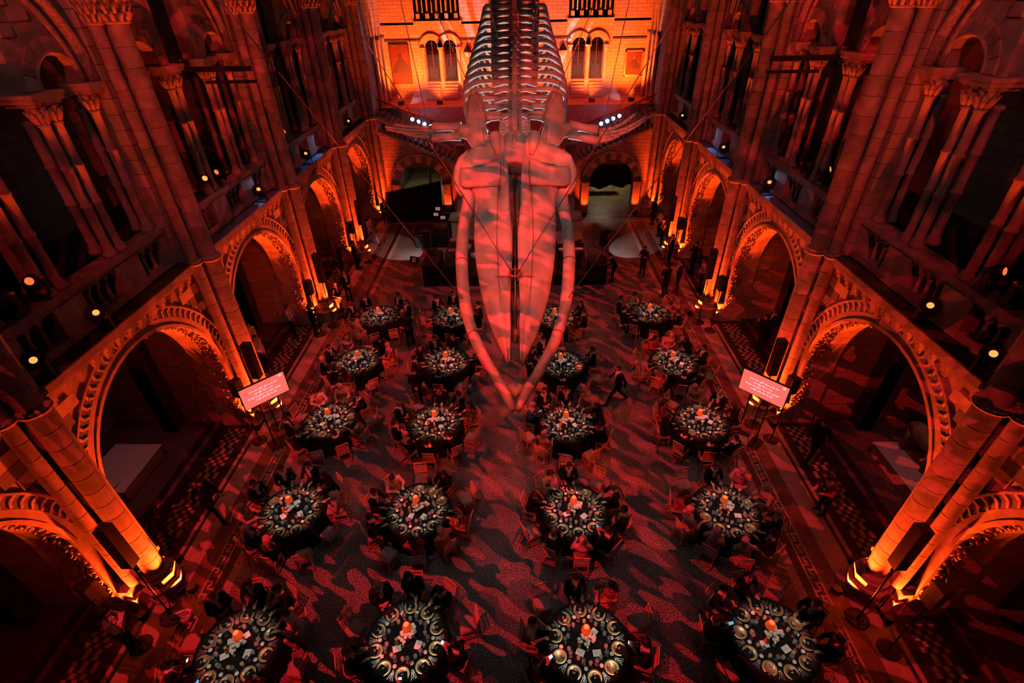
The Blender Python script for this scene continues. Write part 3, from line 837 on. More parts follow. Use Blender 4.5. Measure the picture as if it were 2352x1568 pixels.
    for i in range(4):
        mb = MB().lathe([(0.16, 0), (0.12, 0.15), (0.11, 3.9), (0.17, 4.2)], (9.5 - 0.16 * (i % 2), 38.6 + i * 0.8, 6.2), 10)
        struct(mb.build('corner_shaft_pillar', 'stone', mirror=mir), 'slim corner shafts, %s from the stair, %s side' % (ORD[i], side))

# central flight, half landing
st = struct(empty('staircase_floor'), 'broad central stone staircase rising to the half landing')
for i in range(20):
    MB().box(-3.2, 3.2, 29.6 + i * 0.19, 33.6, 0.165 * i, 0.165 * (i + 1)).build('tread', 'marble_pale', st)
MB().box(-3.9, 3.9, 33.4, 38.0, 3.0, 3.3).build('landing_slab', 'marble_pale', st)
for sx in (-1, 1):
    mb = MB().hexa([(3.2, 29.8, 0), (3.7, 29.8, 0), (3.7, 33.6, 0), (3.2, 33.6, 0), (3.2, 29.8, 0.9), (3.7, 29.8, 0.9), (3.7, 33.6, 4.2), (3.2, 33.6, 4.2)])
    mb.build('stair_string', 'stone_block', st, mirror=sx < 0)
    mb = MB().box(3.2, 3.95, 29.2, 29.95, 0.2, 1.35).box(3.12, 4.03, 29.12, 30.03, 0, 0.2).box(3.1, 4.05, 29.1, 30.05, 1.35, 1.5).box(3.22, 3.93, 29.22, 29.93, 1.5, 1.62).box(3.36, 3.8, 29.17, 29.2, 0.4, 1.2)
    struct(mb.build('stair_pedestal_pillar', 'marble_cream', mirror=sx < 0), 'pale panelled stone pedestal at the stair foot, %s side' % NAME[sx])

# upper landing in front of the back wall
ul = struct(MB().box(-12, 12, 38.0, YB, 5.9, 6.2).box(-9.6, 9.6, 38.0, 38.3, 3.0, 5.9).build('floor_landing', 'marble_red'), 'red-lit upper landing before the back wall')
for i in range(46):
    x = -8.1 + i * 0.36
    MB().hexa([(x, 39.3, 6.2), (x + .09, 39.3, 6.2), (x + .27, 39.75, 6.2), (x + .18, 39.75, 6.2), (x, 39.3, 6.21), (x + .09, 39.3, 6.21), (x + .27, 39.75, 6.21), (x + .18, 39.75, 6.21)]).build('zigzag_inlay', 'marble_pale', ul)
    MB().hexa([(x + .27, 39.3, 6.2), (x + .36, 39.3, 6.2), (x + .27, 39.75, 6.2), (x + .18, 39.75, 6.2), (x + .27, 39.3, 6.212), (x + .36, 39.3, 6.212), (x + .27, 39.75, 6.212), (x + .18, 39.75, 6.212)]).build('zigzag_inlay', 'marble_pale', ul)
for (a, b) in ((39.05, 39.13), (39.95, 40.03), (38.5, 38.56)): MB().box(-9, 9, a, b, 6.2, 6.206).build('inlay_line', 'marble_pale', ul)

# back wall with paired round-headed doors and an open gallery above
DC = [-6.09, -4.78, 4.62, 5.93]
mb = MB()
xs = sorted([(c - .5, c + .5) for c in DC])
def col_piece(mb, a, b, z0, z1): mb.quad((a, YB, z0), (b, YB, z0), (b, YB, z1), (a, YB, z1))
edges = [-12.0] + [e for p in xs for e in p] + [12.0]
for i in range(0, len(edges), 2): col_piece(mb, edges[i], edges[i + 1], 6.2, 10.6)
for c in DC:
    n = 14
    for i in range(n):
        a, b = pi * i / n, pi * (i + 1) / n
        x0, x1 = c - .5 * cos(a), c - .5 * cos(b)
        mb.quad((x0, YB, 9.45 + .5 * sin(a)), (x1, YB, 9.45 + .5 * sin(b)), (x1, YB, 10.6), (x0, YB, 10.6))
        mb.quad((x0, YB, 9.45 + .5 * sin(a)), (x0, YB + .5, 9.45 + .5 * sin(a)), (x1, YB + .5, 9.45 + .5 * sin(b)), (x1, YB, 9.45 + .5 * sin(b)))
    for s in (-1, 1): mb.quad((c + s * .5, YB, 6.2), (c + s * .5, YB + .5, 6.2), (c + s * .5, YB + .5, 9.45), (c + s * .5, YB, 9.45))
    col_piece(mb, c - .5, c + .5, 6.2, 7.3)
for (a, b) in ((-12, -7.1), (-3.9, 3.8), (6.9, 12)): col_piece(mb, a, b, 10.6, 15)
for (a, b) in ((-7.1, -3.9), (3.8, 6.9)): col_piece(mb, a, b, 10.6, 11.1); col_piece(mb, a, b, 13.4, 15)
bw = struct(mb.build('wall_back', 'brick_wall'), 'orange-lit brick back wall above the stairs')
MB().box(-12, 12, YB + 1.8, YB + 2.0, 6, 15).box(-12, 12, YB, YB + 2, 10.9, 11.05).build('gallery_backing', 'stone_dark', bw)
for (a, b) in ((-7.2, -3.8), (3.7, 7.0)):
    MB().box(a, b, YB - .14, YB + .05, 10.95, 11.12).box(a, b, YB - .05, YB + .02, 10.62, 10.95).build('sill_course', 'stone_pale', bw)
    for i in range(9):
        x = a + 0.35 + i * (b - a - .7) / 8
        if i % 2 == 0: MB().box(x - .13, x + .13, YB - .05, YB + .3, 11.12, 11.55).lathe([(.1, 11.55), (.075, 11.65), (.07, 12.9), (.12, 13.05), (.13, 13.15)], (x, YB + .1, 0), 8).box(x - .2, x + .2, YB - .06, YB + .3, 13.15, 13.4).build('gallery_shaft', 'stone_pale', bw)
        else: MB().lathe([(.06, 11.6), (.05, 11.7), (.05, 12.9), (.09, 13.1), (.1, 13.2)], (x, YB + .1, 0), 8).box(x - .2, x + .2, YB - .06, YB + .3, 13.15, 13.4).build('gallery_shaft', 'stone_pale', bw)
MB().box(-12, -6.9, YB - .07, YB + .02, 9.9, 10.0).box(7.0, 12, YB - .07, YB + .02, 9.8, 9.9).box(-4, 4, YB - .07, YB + .02, 9.9, 10.0).build('string_course', 'stone_dark', bw)
for c in DC:
    mb = MB()
    for i in range(14):
        a, b = pi * i / 14, pi * (i + 1) / 14
        p = [(c - q * cos(t), 9.45 + q * sin(t)) for q, t in ((.52, a), (.52, b), (.88, b), (.88, a))]
        mb.hexa([(t[0], YB + .02, t[1]) for t in p] + [(t[0], YB - .07, t[1]) for t in p])
    mb.build('arch_ring', 'stone_pale', bw)
    mb = MB(); mb.tube([(c - .93 * cos(pi * i / 16), YB - .06, 9.45 + .93 * sin(pi * i / 16)) for i in range(2, 15)], 0.05, 6); mb.build('hood_mould', 'stone_dark', bw)
for c in (-6.75, -5.435, -4.13, 3.96, 5.275, 6.58):
    MB().lathe([(.17, 7.3), (.12, 7.45), (.1, 7.6), (.09, 9.05), (.15, 9.3), (.17, 9.42)], (c, YB - .08, 0), 10).box(c - .19, c + .19, YB - .24, YB + .1, 6.2, 7.3).box(c - .2, c + .2, YB - .26, YB + .05, 9.4, 9.5).build('door_shaft', 'stone_pale', bw)
for c, n in zip(DC, (1, 2, 3, 4)):
    d = struct(empty('door_%d' % n, (c, YB + .35, 7.3)), 'round-headed leaded door in the back wall')
    MB().box(-.5, -.42, -.04, .04, 0, 2.15).box(.42, .5, -.04, .04, 0, 2.15).box(-.5, .5, -.04, .04, 0, .18).box(-.03, .03, -.05, .05, 0, 2.6).build('door_frame', 'paint_dark', d)
    mb = MB()
    pr = [(-.42, .1), (.42, .1), (.42, 2.15)] + [(.42 * cos(pi * i / 12), 2.15 + .46 * sin(pi * i / 12)) for i in range(13)] + [(-.42, 2.15)]
    mb.prism(pr, lambda u, v, w: (u, w, v), -.01, .01); mb.build('pane', 'window_glass', d)
    for i in range(7): MB().box(-.42, .42, -.025, .025, .95 + i * .24, .965 + i * .24).build('lead_bar', 'black_matte', d)
    for i in (-2, -1, 1, 2): MB().box(i * .14 - .007, i * .14 + .007, -.025, .025, .9, 2.5).build('lead_bar', 'black_matte', d)
    MB().box(-.33, .33, -.06, -.03, .12, .9).build('lower_panel', 'panel_blue', d)
    for i in range(6):
        MB().box(c - .5, c + .5, YB - .25 - i * .24, YB + .35, 7.3 - (i + 1) * .18, 7.3 - i * .18).build('door_step', 'marble_red', bw)

# framed portraits on the back wall
def portrait(x0, x1, z0, z1, label, big):
    t = thing('framed_portrait', label, 'painting', ((x0 + x1) / 2, YB - .02, z0))
    w = (x1 - x0) / 2; h = z1 - z0
    MB().box(-w, w, -.06, 0, 0, h).build('canvas', 'paint_red', t)
    fw = .05 if big else .11
    MB().box(-w, w, -.1, 0, 0, fw).box(-w, w, -.1, 0, h - fw, h).box(-w, -w + fw, -.1, 0, 0, h).box(w - fw, w, -.1, 0, 0, h).build('frame', 'paint_dark' if big else 'gilt_frame', t)
    k = h / 2.6
    pts = [(-.62, .75), (.68, .75), (.6, 1.05), (.42, 1.35), (.3, 1.55), (.12, 1.62), (.16, 1.8), (.1, 1.95), (-.08, 1.95), (-.14, 1.8), (-.1, 1.6), (-.3, 1.45), (-.45, 1.15)]
    MB().prism([(a * k, b * k) for a, b in pts], lambda u, v, q: (u, q, v), -.09, -.055).build('painted_figure', 'paint_dark', t)
    if big:
        MB().prism([(-.5, .45), (.5, .45), (0, .72)], lambda u, v, q: (u, q, v), -.09, -.055).build('painted_pediment', 'paint_dark', t)
    else:
        MB().prism([(.09 * k * cos(i * pi / 5), 1.83 * k + .12 * k * sin(i * pi / 5)) for i in range(10)], lambda u, v, q: (u, q, v), -.1, -.06).build('painted_face', 'skin_light', t)
portrait(-9.2, -7.75, 7.15, 9.75, 'tall dark portrait of a seated figure, beside the left doors', True)
portrait(8.0, 9.35, 7.4, 9.1, 'small gilt-framed portrait beside the right doors', False)
# lanterns on the wall either side of the whale
for i, x in enumerate((-3.45, 3.45)):
    t = thing('wall_lantern', 'dark hooded wall lantern behind the ribs, %s of the whale' % ('left' if x < 0 else 'right'), 'lantern', (x, YB - .3, 8.9))
    MB().lathe([(.34, 0), (.3, .06), (.05, .45), (.02, .6)], (0, 0, .3), 8).build('hood', 'black_matte', t)
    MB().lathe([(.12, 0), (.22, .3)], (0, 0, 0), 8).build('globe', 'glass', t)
    MB().box(-.03, .03, 0, .3, .5, .56).build('bracket', 'black_matte', t)

# ================================================================== THE WHALE SKELETON
whale = thing('whale_skeleton', 'huge whale skeleton diving head-down from cables above the tables', 'skeleton', (0.21, 13.5, 9.56))
TH = radians(32.5)
def body_axis():
    pts = [(0.0, 0.0, TH)]
    y = z = 0.0; s = 0.0; ds = 0.05
    while s < 15:
        th = TH if s < 5.5 else TH - (s - 5.5) * radians(4.2)
        th = max(th, radians(3))
        y += cos(th) * ds; z += sin(th) * ds; s += ds
        pts.append((y, z, th))
    return pts
AX = body_axis()
def W(x, t, h):
    """whale frame: x sideways, t towards the snout from the occiput (negative = along the spine), h dorsal"""
    if t >= 0: y, z, th = -t * cos(TH), -t * sin(TH), TH
    else:
        q = -t / 0.05; i = min(int(q), len(AX) - 2); f = q - i
        a, b = AX[i], AX[i + 1]
        y, z, th = [a[k] + (b[k] - a[k]) * f for k in range(3)]
    return (x, y - sin(th) * h, z + cos(th) * h)
def lerp(tab, t):
    if t <= tab[0][0]: return tab[0][1]
    for (a, b), (c, d) in zip(tab, tab[1:]):
        if t <= c: return b + (d - b) * (t - a) / (c - a)
    return tab[-1][1]
MAXO = [(1.35, 1.1), (1.65, 0.97), (2.3, 0.98), (2.9, 0.97), (3.6, 0.90), (4.25, 0.79), (4.8, 0.65), (5.4, 0.46), (5.85, 0.26), (6.1, 0.14)]
GAP = [(0.3, 0.2), (1.0, 0.16), (2.0, 0.14), (2.96, 0.065), (3.7, 0.07), (4.2, 0.095), (4.7, 0.105), (5.3, 0.09), (5.8, 0.1), (6.1, 0.11)]
PMX = [(0.3, 0.34), (1.0, 0.38), (2.0, 0.40), (3.0, 0.41), (4.0, 0.36), (5.0, 0.28), (5.6, 0.2), (6.0, 0.13)]
def sheet(xs_in, xs_out, t0, t1, top, bot, n=30, m=7):
    rings = []
    for i in range(n + 1):
        t = t0 + (t1 - t0) * i / n
        a, b = xs_in(t), xs_out(t)
        ring = [W(a + (b - a) * j / m, t, top(t, j / m)) for j in range(m + 1)] + [W(a + (b - a) * j / m, t, bot(t, j / m)) for j in range(m, -1, -1)]
        rings.append(ring)
    return rings
for sx in (-1, 1):
    mir = sx < 0
    mb = MB()
    mb.loft(sheet(lambda t: lerp(GAP, t) + .05, lambda t: lerp(MAXO, t), 1.3, 6.1, lambda t, u: 0.10 + 0.05 * sin(pi * u) - 0.22 * u * u * (1 - t / 9) + 0.012 * sin(9 * u + t * 2), lambda t, u: -0.02 - 0.16 * u))
    mb.build('maxilla', 'bone', whale, mirror=mir)
    mb = MB()
    mb.loft(sheet(lambda t: lerp(GAP, t), lambda t: lerp(PMX, t), 0.3, 6.05, lambda t, u: 0.17 + 0.05 * sin(pi * u) - .06 * t / 6 - .05 * u, lambda t, u: -0.1 + .1 * u, 30, 4))
    mb.build('premaxilla', 'bone', whale, mirror=mir)
    # plate over the orbit
    mb = MB()
    def orb_in(x): return [(.3, .74), (.8, .80), (1.1, .80), (1.38, .74)]
    rings = []
    for i in range(13):
        x = .28 + 1.1 * i / 12
        t0 = lerp([(.28, .5), (.6, .74), (.8, .83), (1.1, .83), (1.38, .76)], x); t1 = lerp([(.28, 1.5), (.6, 1.47), (.9, 1.42), (1.2, 1.40), (1.38, 1.28)], x)
        hh = .17 - .16 * (x - .28) - (.0 if x < 1.2 else (x - 1.2) * .3)
        rings.append([W(x, t0 + (t1 - t0) * j / 5, hh + .05 * sin(pi * j / 5)) for j in range(6)] + [W(x, t0 + (t1 - t0) * j / 5, hh - .09) for j in range(5, -1, -1)])
    mb.loft(rings); mb.build('supraorbital_plate', 'bone', whale, mirror=mir)
    # broad cheek bone behind the orbit, its rim curling round to the jaw joint
    rings = []
    for i in range(15):
        x = .26 + 1.2 * i / 14
        t0 = lerp([(.26, .10), (.42, -.05), (.62, .0), (.78, .22), (.95, .24), (1.12, .26), (1.33, .47), (1.46, .8)], x)
        t1 = lerp([(.26, .62), (.55, .72), (.68, .735), (.85, .715), (1.05, .73), (1.2, .80), (1.46, .98)], x)
        hh = lerp([(.26, .26), (.5, .30), (.8, .16), (1.1, .08), (1.46, -.06)], x)
        rings.append([W(x, t0 + (t1 - t0) * j / 6, hh + .085 * sin(pi * min(1, j / 6 * 1.15 + .1)) * (1.2 - .5 * x) - .10 * (j / 6) ** 2) for j in range(7)] + [W(x, t0 + (t1 - t0) * j / 6, hh - .16 - .04 * sin(pi * j / 6)) for j in range(6, -1, -1)])
    mb = MB(); mb.loft(rings); mb.build('squamosal', 'bone', whale, mirror=mir)
    path = [(1.2, .34, .06), (1.36, .52, .01), (1.455, .8, -.06), (1.47, 1.05, -.13), (1.43, 1.27, -.18), (1.33, 1.42, -.2), (1.16, 1.52, -.18)]
    mb = MB(); mb.tube([W(*p) for p in path], [.05, .085, .1, .1, .1, .1, .07], 10, flat=.8); mb.build('zygomatic_rim', 'bone', whale, mirror=mir)
    mb = MB(); mb.tube([W(.44, -.06, .22), W(.5, .1, .31), W(.47, .35, .30), W(.42, .62, .2)], [.09, .15, .13, .06], 10); mb.build('cranial_crest', 'bone', whale, mirror=mir)
    # open sutures running along the snout
    mb = MB(); mb.tube([W(lerp(PMX, t) + .012, t, .168 - .06 * t / 6) for t in [1.0 + .2 * q for q in range(25)]], .011, 5); mb.build('suture', 'bone_dark', whale, mirror=mir)
    mb = MB(); mb.tube([W(.36, .85, .26), W(.345, 1.2, .25), W(.35, 1.7, .22)], .012, 5).tube([W(.35, 1.52, .16), W(.7, 1.5, .13), W(1.05, 1.46, .03)], .01, 5); mb.build('suture', 'bone_dark', whale, mirror=mir)
    # mandible
    md = [(0.95, 1.30, .14, .17), (1.5, 1.16, .17, .24), (2.1, 1.25, .14, .19), (2.8, 1.29, .145, .17), (3.5, 1.27, .145, .16), (4.3, 1.18, .14, .16), (4.9, 1.05, .13, .16), (5.5, .83, .125, .16), (6.05, .54, .12, .15), (6.6, .22, .115, .13), (6.98, .05, .06, .07)]
    fine = []
    for i in range(41):
        q = i / 40 * (len(md) - 1); k = min(int(q), len(md) - 2); f = q - k
        p0 = md[max(k - 1, 0)]; p1 = md[k]; p2 = md[k + 1]; p3 = md[min(k + 2, len(md) - 1)]
        cr = lambda j: 0.5 * (2 * p1[j] + (p2[j] - p0[j]) * f + (2 * p0[j] - 5 * p1[j] + 4 * p2[j] - p3[j]) * f * f + (3 * p1[j] - p0[j] - 3 * p2[j] + p3[j]) * f ** 3)
        fine.append(tuple(cr(j) for j in range(4)))
    rings = []
    for i, (t, x, a, b) in enumerate(fine):
        t0 = Vector((fine[min(i + 1, 40)][1] - fine[max(i - 1, 0)][1], fine[min(i + 1, 40)][0] - fine[max(i - 1, 0)][0])).normalized()
        nx, nt = t0.y, -t0.x
        rings.append([W(x + nx * a * cos(q * pi / 6), t + nt * a * cos(q * pi / 6), -.35 + b * sin(q * pi / 6)) for q in range(12)])
    mb = MB(); mb.loft(rings); jaw = mb.build('mandible', 'bone', whale, mirror=mir)
    for ti in (15, 26):
        t, x, a, b = fine[ti]
        mb = MB(); mb.loft([[tuple(Vector(p) * 1.0 + (Vector(p) - sum((Vector(u) for u in rings[ti]), Vector()) / 12) * .06) for p in rings[ti + d]] for d in (0, 1)], cap=False)
        mb2 = MB(); mb2.tube([tuple(Vector(p) + (Vector(p) - sum((Vector(u) for u in rings[ti]), Vector()) / 12) * .03) for p in rings[ti] + rings[ti][:1]], .016, 5, cap=False)
        mb2.build('band', 'bone_dark', jaw, mirror=mir)
    # scapula
    ol = [(1.22, -1.98), (.99, -1.78), (.85, -1.39), (.78, -.95), (.76, -.5), (.73, .06), (.88, .14), (1.01, .09), (1.14, 0), (1.26, -.27), (1.31, -.65), (1.31, -1.01), (1.33, -1.4), (1.31, -1.69)]
    cxx, ctt = 1.05, -.9
    mb = MB(); H_ = lambda x: .14 - .55 * (x - .73)
    n0 = len(ol)
    top = [W(x, t, H_(x) + .02) for x, t in ol]; mid = [W(cxx + (x - cxx) * .55, ctt + (t - ctt) * .6, H_(cxx + (x - cxx) * .55) + .09) for x, t in ol]
    bot = [W(x, t, H_(x) - .05) for x, t in ol]; bmid = [W(cxx + (x - cxx) * .55, ctt + (t - ctt) * .6, H_(cxx) - .04) for x, t in ol]
    mb.loft([bmid, bot, top, mid]); sc = mb.build('scapula', 'bone', whale, mirror=mir)
    mb = MB(); mb.tube([W(.8, -.35, .12), W(.72, .05, .16), W(.62, .32, .14)], [.07, .07, .04], 8); mb.build('acromion', 'bone', sc, mirror=mir)
# flippers (posed differently on the two sides)
def flipper(sx, up, spread, drop):
    root = []
    def F(x, t, h): return W(sx * x, t, h)
    mb = MB(); mb.tube([F(1.0, -.45, -.2), F(1.2, -.66, -.3), F(1.45, -.72, -.3)], [.24, .28, .24], 10, flat=.7); mb.build('humerus', 'bone', whale)
    for (dt, r) in ((.15, .175), (-.15, .185)):
        mb = MB(); mb.tube([F(1.46, -.7 + dt, -.3), F(1.8, -.7 + dt * 1.15 + drop * .5, -.3), F(2.22, -.7 + dt * 1.3 + drop, -.3)], [r * 1.1, r * .8, r], 8, flat=.7); mb.build('radius' if dt > 0 else 'ulna', 'bone', whale)
    for i in range(4):
        f = (i - 1.5) / 1.5
        L = [1.0, 1.25, 1.2, .85][i]
        p0 = Vector((2.22, -.7 + drop + .17 * f, -.3))
        prev = p0
        fb = MB()
        for k in range(6):
            u = k / 5
            q = Vector((2.24 + L * (u + .02), -.7 + drop + .17 * f * (1 - .3 * u) + spread * f * u * .35 - up * u * u * (0.5), -.3))
            if k: fb.tube([F(*prev), F(*(prev.lerp(q, .5))), F(*q)], [.10 * (1 - u * .55), .075 * (1 - u * .5), .095 * (1 - u * .55)], 7, flat=.75)
            prev = q
        fb.build('digit', 'bone', whale)
    mb = MB()
    for i in range(5): mb.ell(F(2.28, -.9 + drop + .1 * i, -.3), (.06, .05, .05), 7, 5)
    mb.build('wrist', 'bone', whale)
flipper(-1, .35, .05, .02)
flipper(1, 1.1, .25, .22)
# braincase and snout trough
mb = MB(); mb.loft([[W(x * sc_ , t, h) for (x, h) in ((-.36, -.15), (-.4, .1), (-.3, .26), (0, .3), (.3, .26), (.4, .1), (.36, -.15), (0, -.3))] for (t, sc_) in ((-.1, .55), (0.0, .9), (.25, 1.0), (.45, .8), (.9, .6))])
mb.build('cranium', 'bone', whale)
MB().loft([[W(x, t, h) for (x, h) in ((-w, -.2), (-w, -.12), (w, -.12), (w, -.2))] for (t, w) in ((.4, .2), (2, .14), (4, .11), (5.2, .1), (5.5, .05))]).build('vomer', 'bone_dark', whale)
mb = MB()
for x in (-.09, 0, .09): mb.tube([W(x, .3, .25), W(x, .85, .12)], .03, 6)
mb.tube([W(-.17, .3, .27), W(.17, .3, .27)], .035, 6); mb.tube([W(0, .02, .34), W(0, .35, .3)], .04, 6)
mb.build('nasal_bones', 'bone', whale)
mb = MB(); mb.tube([W(-.12, 6.45, -.33), W(0, 6.6, -.3), W(.12, 6.45, -.33)], [.1, .12, .1], 8); mb.build('chin_joint', 'bone', whale)
# steel bracket holding the snout
mb = MB(); mb.tube([W(.68 * u, 4.05 - .05 * abs(u), .17 - .16 * u * u) for u in (-1, -.6, -.2, .2, .6, 1)], .022, 6)
br = mb.build('snout_bracket', 'wood_red', whale)
mb = MB(); mb.tube([W(.12 * cos(a), 4.0 + .12 * sin(a), .26 + .04 * sin(a)) for a in [i * pi / 6 for i in range(13)]], .025, 6, cap=False); mb.build('bracket_ring', 'wood_red', br)
MB().tube([W(0, .9, -.05), W(0, 5.2, -.08)], .025, 6).build('armature_bar', 'steel', whale)
# spine
TRW = [(0.1, .42), (.9, .4), (1.2, .5), (1.5, .54), (2.3, .63), (3.1, .67), (4.0, .68), (5.1, .73), (7, .75), (9, .55), (12, .3), (15, .15)]
ss = [.06 + i * .115 for i in range(7)]
s = .95
while s < 14.5: ss.append(s); s += .31 if s < 6 else .4
for i, s in enumerate(ss):
    neck = i < 7
    xw = lerp(TRW, s); L = .05 if neck else (.12 if s < 6 else .16)
    k = 1.0 if s < 7 else max(.35, 1 - (s - 7) * .09)
    v = empty('vertebra'); v.parent = whale
    mb = MB(); mb.loft([[W(.2 * k * r * cos(a), -s + dt, -.06 + .17 * k * r * sin(a)) for a in [q * pi / 6 for q in range(12)]] for dt, r in ((-L, 1), (-L * .5, .86), (L * .5, .86), (L, 1))]); mb.build('centrum', 'bone', v)
    hs = (.2 if neck else .26 + min(s, 3) * .06) * k
    mb = MB(); mb.loft([[W(wx, -s - off + e, h) for wx, e in ((-w_, -.1 if not neck else -.04), (-w_, .1 if not neck else .04), (w_, .1 if not neck else .04), (w_, -.1 if not neck else -.04))] for (h, off, w_) in ((.05, 0, .1), (.12, .04, .06), (hs * .8, .12, .035), (hs + .1, .18, .06))]); mb.build('neural_spine', 'bone', v)
    for sx in (-1, 1):
        wid = .05 if neck else (.085 if s < 2.0 else .13)
        mb = MB(); mb.loft([[W(sx * x, -s + sw + e * ww, hh) for e, hh in ((-1, h + .02), (0, h + .045), (1, h + .02), (1, h - .03), (-1, h - .03))] for (x, ww, h, sw) in ((.1, wid * 1.1, 0, 0), (xw * .5, wid * .72, -.01, 0.0), (xw * .8, wid * 1.15, -.03, 0.01), (xw, wid * 1.2, -.05, .01))])
        mb.build('transverse_process', 'bone', v)
# ribs
RW = [(.8, .95), (1.4, 1.32), (1.9, 1.42), (2.45, 1.42), (3.0, 1.35), (3.7, 1.24), (4.45, 1.1), (5.6, .95)]
ri = [.86, 1.0] + [.95 + .31 * j for j in range(1, 15)]
for j, s in enumerate(ri):
    w = lerp(RW, s); xw = min(lerp(TRW, s), w - .15)
    ln = [1.0, 1.5, 1.9, 2.1, 2.2, 2.25, 2.25, 2.2, 2.1, 2.0, 1.9, 1.75, 1.6, 1.4, 1.2, 1.0][j]
    for sx in (-1, 1):
        pts = [(xw * .82, -s + .02, .0), (xw + (w - xw) * .45, -s + .03, .0), (w * .93, -s + .0, -.2), (w, -s - .04, -.5), (w * .98, -s - .1, -.5 - ln * .35), (w * .86, -s - .2, -.5 - ln * .72), (w * .7, -s - .3, -.5 - ln)]
        fine = []
        for q in range(22):
            f = q / 21 * (len(pts) - 1); k = min(int(f), len(pts) - 2); f -= k
            p0, p1, p2, p3 = pts[max(k - 1, 0)], pts[k], pts[k + 1], pts[min(k + 2, len(pts) - 1)]
            fine.append(W(sx * 1, 0, 0) and tuple(0.5 * (2 * p1[c] + (p2[c] - p0[c]) * f + (2 * p0[c] - 5 * p1[c] + 4 * p2[c] - p3[c]) * f * f + (3 * p1[c] - p0[c] - 3 * p2[c] + p3[c]) * f ** 3) for c in range(3)))
        mb = MB()
        wd = .1 if j < 3 else .082
        rr = [wd * (.7 + .5 * sin(pi * min(1, q / 14))) if q < 14 else wd * (1.2 - .5 * (q - 14) / 7) for q in range(22)]
        rings = []
        P3 = [W(sx * p[0], p[1], p[2]) for p in fine]
        mb.tube(P3, [r * .75 for r in rr], 8, flat=1.0)
        # flatten along the rib's own plane: squash towards the spine axis direction
        mb.build('rib', 'bone', whale)
# suspension cables
def cable(a, b, label):
    A, Bv = Vector(a), Vector(b)
    A2 = A - Vector((.21, 13.5, 9.56))
    mb = MB(); mb.tube([(0, 0, 0), tuple(Bv - A)], .011, 5)
    o = mb.build('suspension_cable', 'steel', whale, tuple(A2)); o['label'] = label
def WW(x, t, h):
    p = W(x, t, h); return (p[0] + .21, p[1] + 13.5, p[2] + 9.56)
cable(WW(-1.2, 4.4, -.2), (-8.4, 9.7, 19.0), 'thin steel cable holding the lower jaw on the left')
cable(WW(1.2, 4.4, -.2), (8.6, 9.7, 19.0), 'thin steel cable holding the lower jaw on the right')
cable(WW(-.08, 4.0, .3), (-7.4, 13.5, 19.5), 'thin steel cable from the snout bracket up to the left')
cable(WW(.08, 4.0, .3), (8.0, 13.5, 19.5), 'thin steel cable from the snout bracket up to the right')
cable(WW(-.5, .3, .3), (-5.4, 19.0, 19.5), 'thin steel cable from the back of the skull on the left')
cable(WW(.5, .3, .3), (5.9, 19.0, 19.5), 'thin steel cable from the back of the skull on the right')
cable(WW(-.4, -3.2, .1), (-2.2, 17.6, 20), 'thin steel cable rising from the ribs on the left')
cable(WW(.4, -3.2, .1), (2.6, 17.6, 20), 'thin steel cable rising from the ribs on the right')
cable(WW(-2.3, -.7, -.25), (-3.6, 15.5, 20), 'thin steel cable holding the left flipper')
cable(WW(2.3, -.6, -.25), (4.2, 15.5, 20), 'thin steel cable holding the right flipper')

# ================================================================== LIGHT FIXTURES, SEEN AND ADDED
upl = MB().lathe([(.13, 0), (.13, .03), (.10, .04), (.11, .16), (.12, .17)], (0, 0, 0), 12).mesh('housing', 'black_matte')
lens = MB().lathe([(.085, .150), (.08, .166), (.0, .17)], (0, 0, 0), 12, cap=False).mesh('lens', 'lens_hot')
def uplight(loc, tgt, e, label, angle=85):
    t = thing('floor_uplight', label, 'uplight', loc, 0, 'uplights at the pier feet')
    put('housing', upl, t); put('lens', lens, t)
    L = spot('uplight_beam', (loc[0], loc[1], loc[2] + .2), tgt, e, AMBER, angle, .7, .06)
    L.parent = t; L.location = (0, 0, .2)
for sx in (-1, 1):
    for k in range(1, 6):
        y = PIERS[k]; w = 'of the %s pier from the gallery, %s side' % (ORD[k], NAME[sx])
        uplight((sx * 8.34, y - .04, 0), (sx * 9.0, y, 3.6), 4200, 'small glowing uplight in front ' + w)
        uplight((sx * 9.22, y - .74, 0), (sx * 9.62, y - .42, 4.0), 3000, 'small glowing uplight on the near flank ' + w, 60)
        if k < 5: uplight((sx * 9.22, y + .74, 0), (sx * 9.62, y + .42, 4.0), 1700, 'small glowing uplight on the far flank ' + w, 60)
    uplight((sx * 9.22, PIERS[0] + .74, 0), (sx * 9.62, PIERS[0] + .42, 4.0), 1300, 'small glowing uplight by the pier under the gallery, %s side' % NAME[sx])
    for dx, nm in ((-1.72, 'inner'), (1.72, 'outer')):
        x = sx * (6.4 + dx)
        uplight((x, 33.3, 0), (x, 33.8, 3.4), 380, 'small glowing uplight at the %s jamb of the %s end doorway' % (nm, NAME[sx]), 70)
# floods on the landing colouring the back wall
def flood(loc, tgt, e, col, label, angle=110):
    t = thing('flood_light', label, 'flood light', loc, 0, 'floods on the upper landing')
    MB().box(-.2, .2, -.1, .1, 0, .24).build('housing', 'black_matte', t)
    MB().box(-.17, .17, .1, .11, .03, .21).build('lens', 'lens_red', t)
    L = spot('flood_beam', loc, tgt, e, col, angle, .6, .15); L.parent = t; L.location = (0, .14, .3)
for i, x in enumerate((-8.2, -5.4, -2.6, 2.6, 5.4, 8.2)):
    flood((x, 39.0, 6.2), (x * .97, YB, 10.4), 3600 if abs(x) > 3 else 2300, (1.0, .098, .010), 'low flood light before the back wall, %s from the left' % ORD[i])
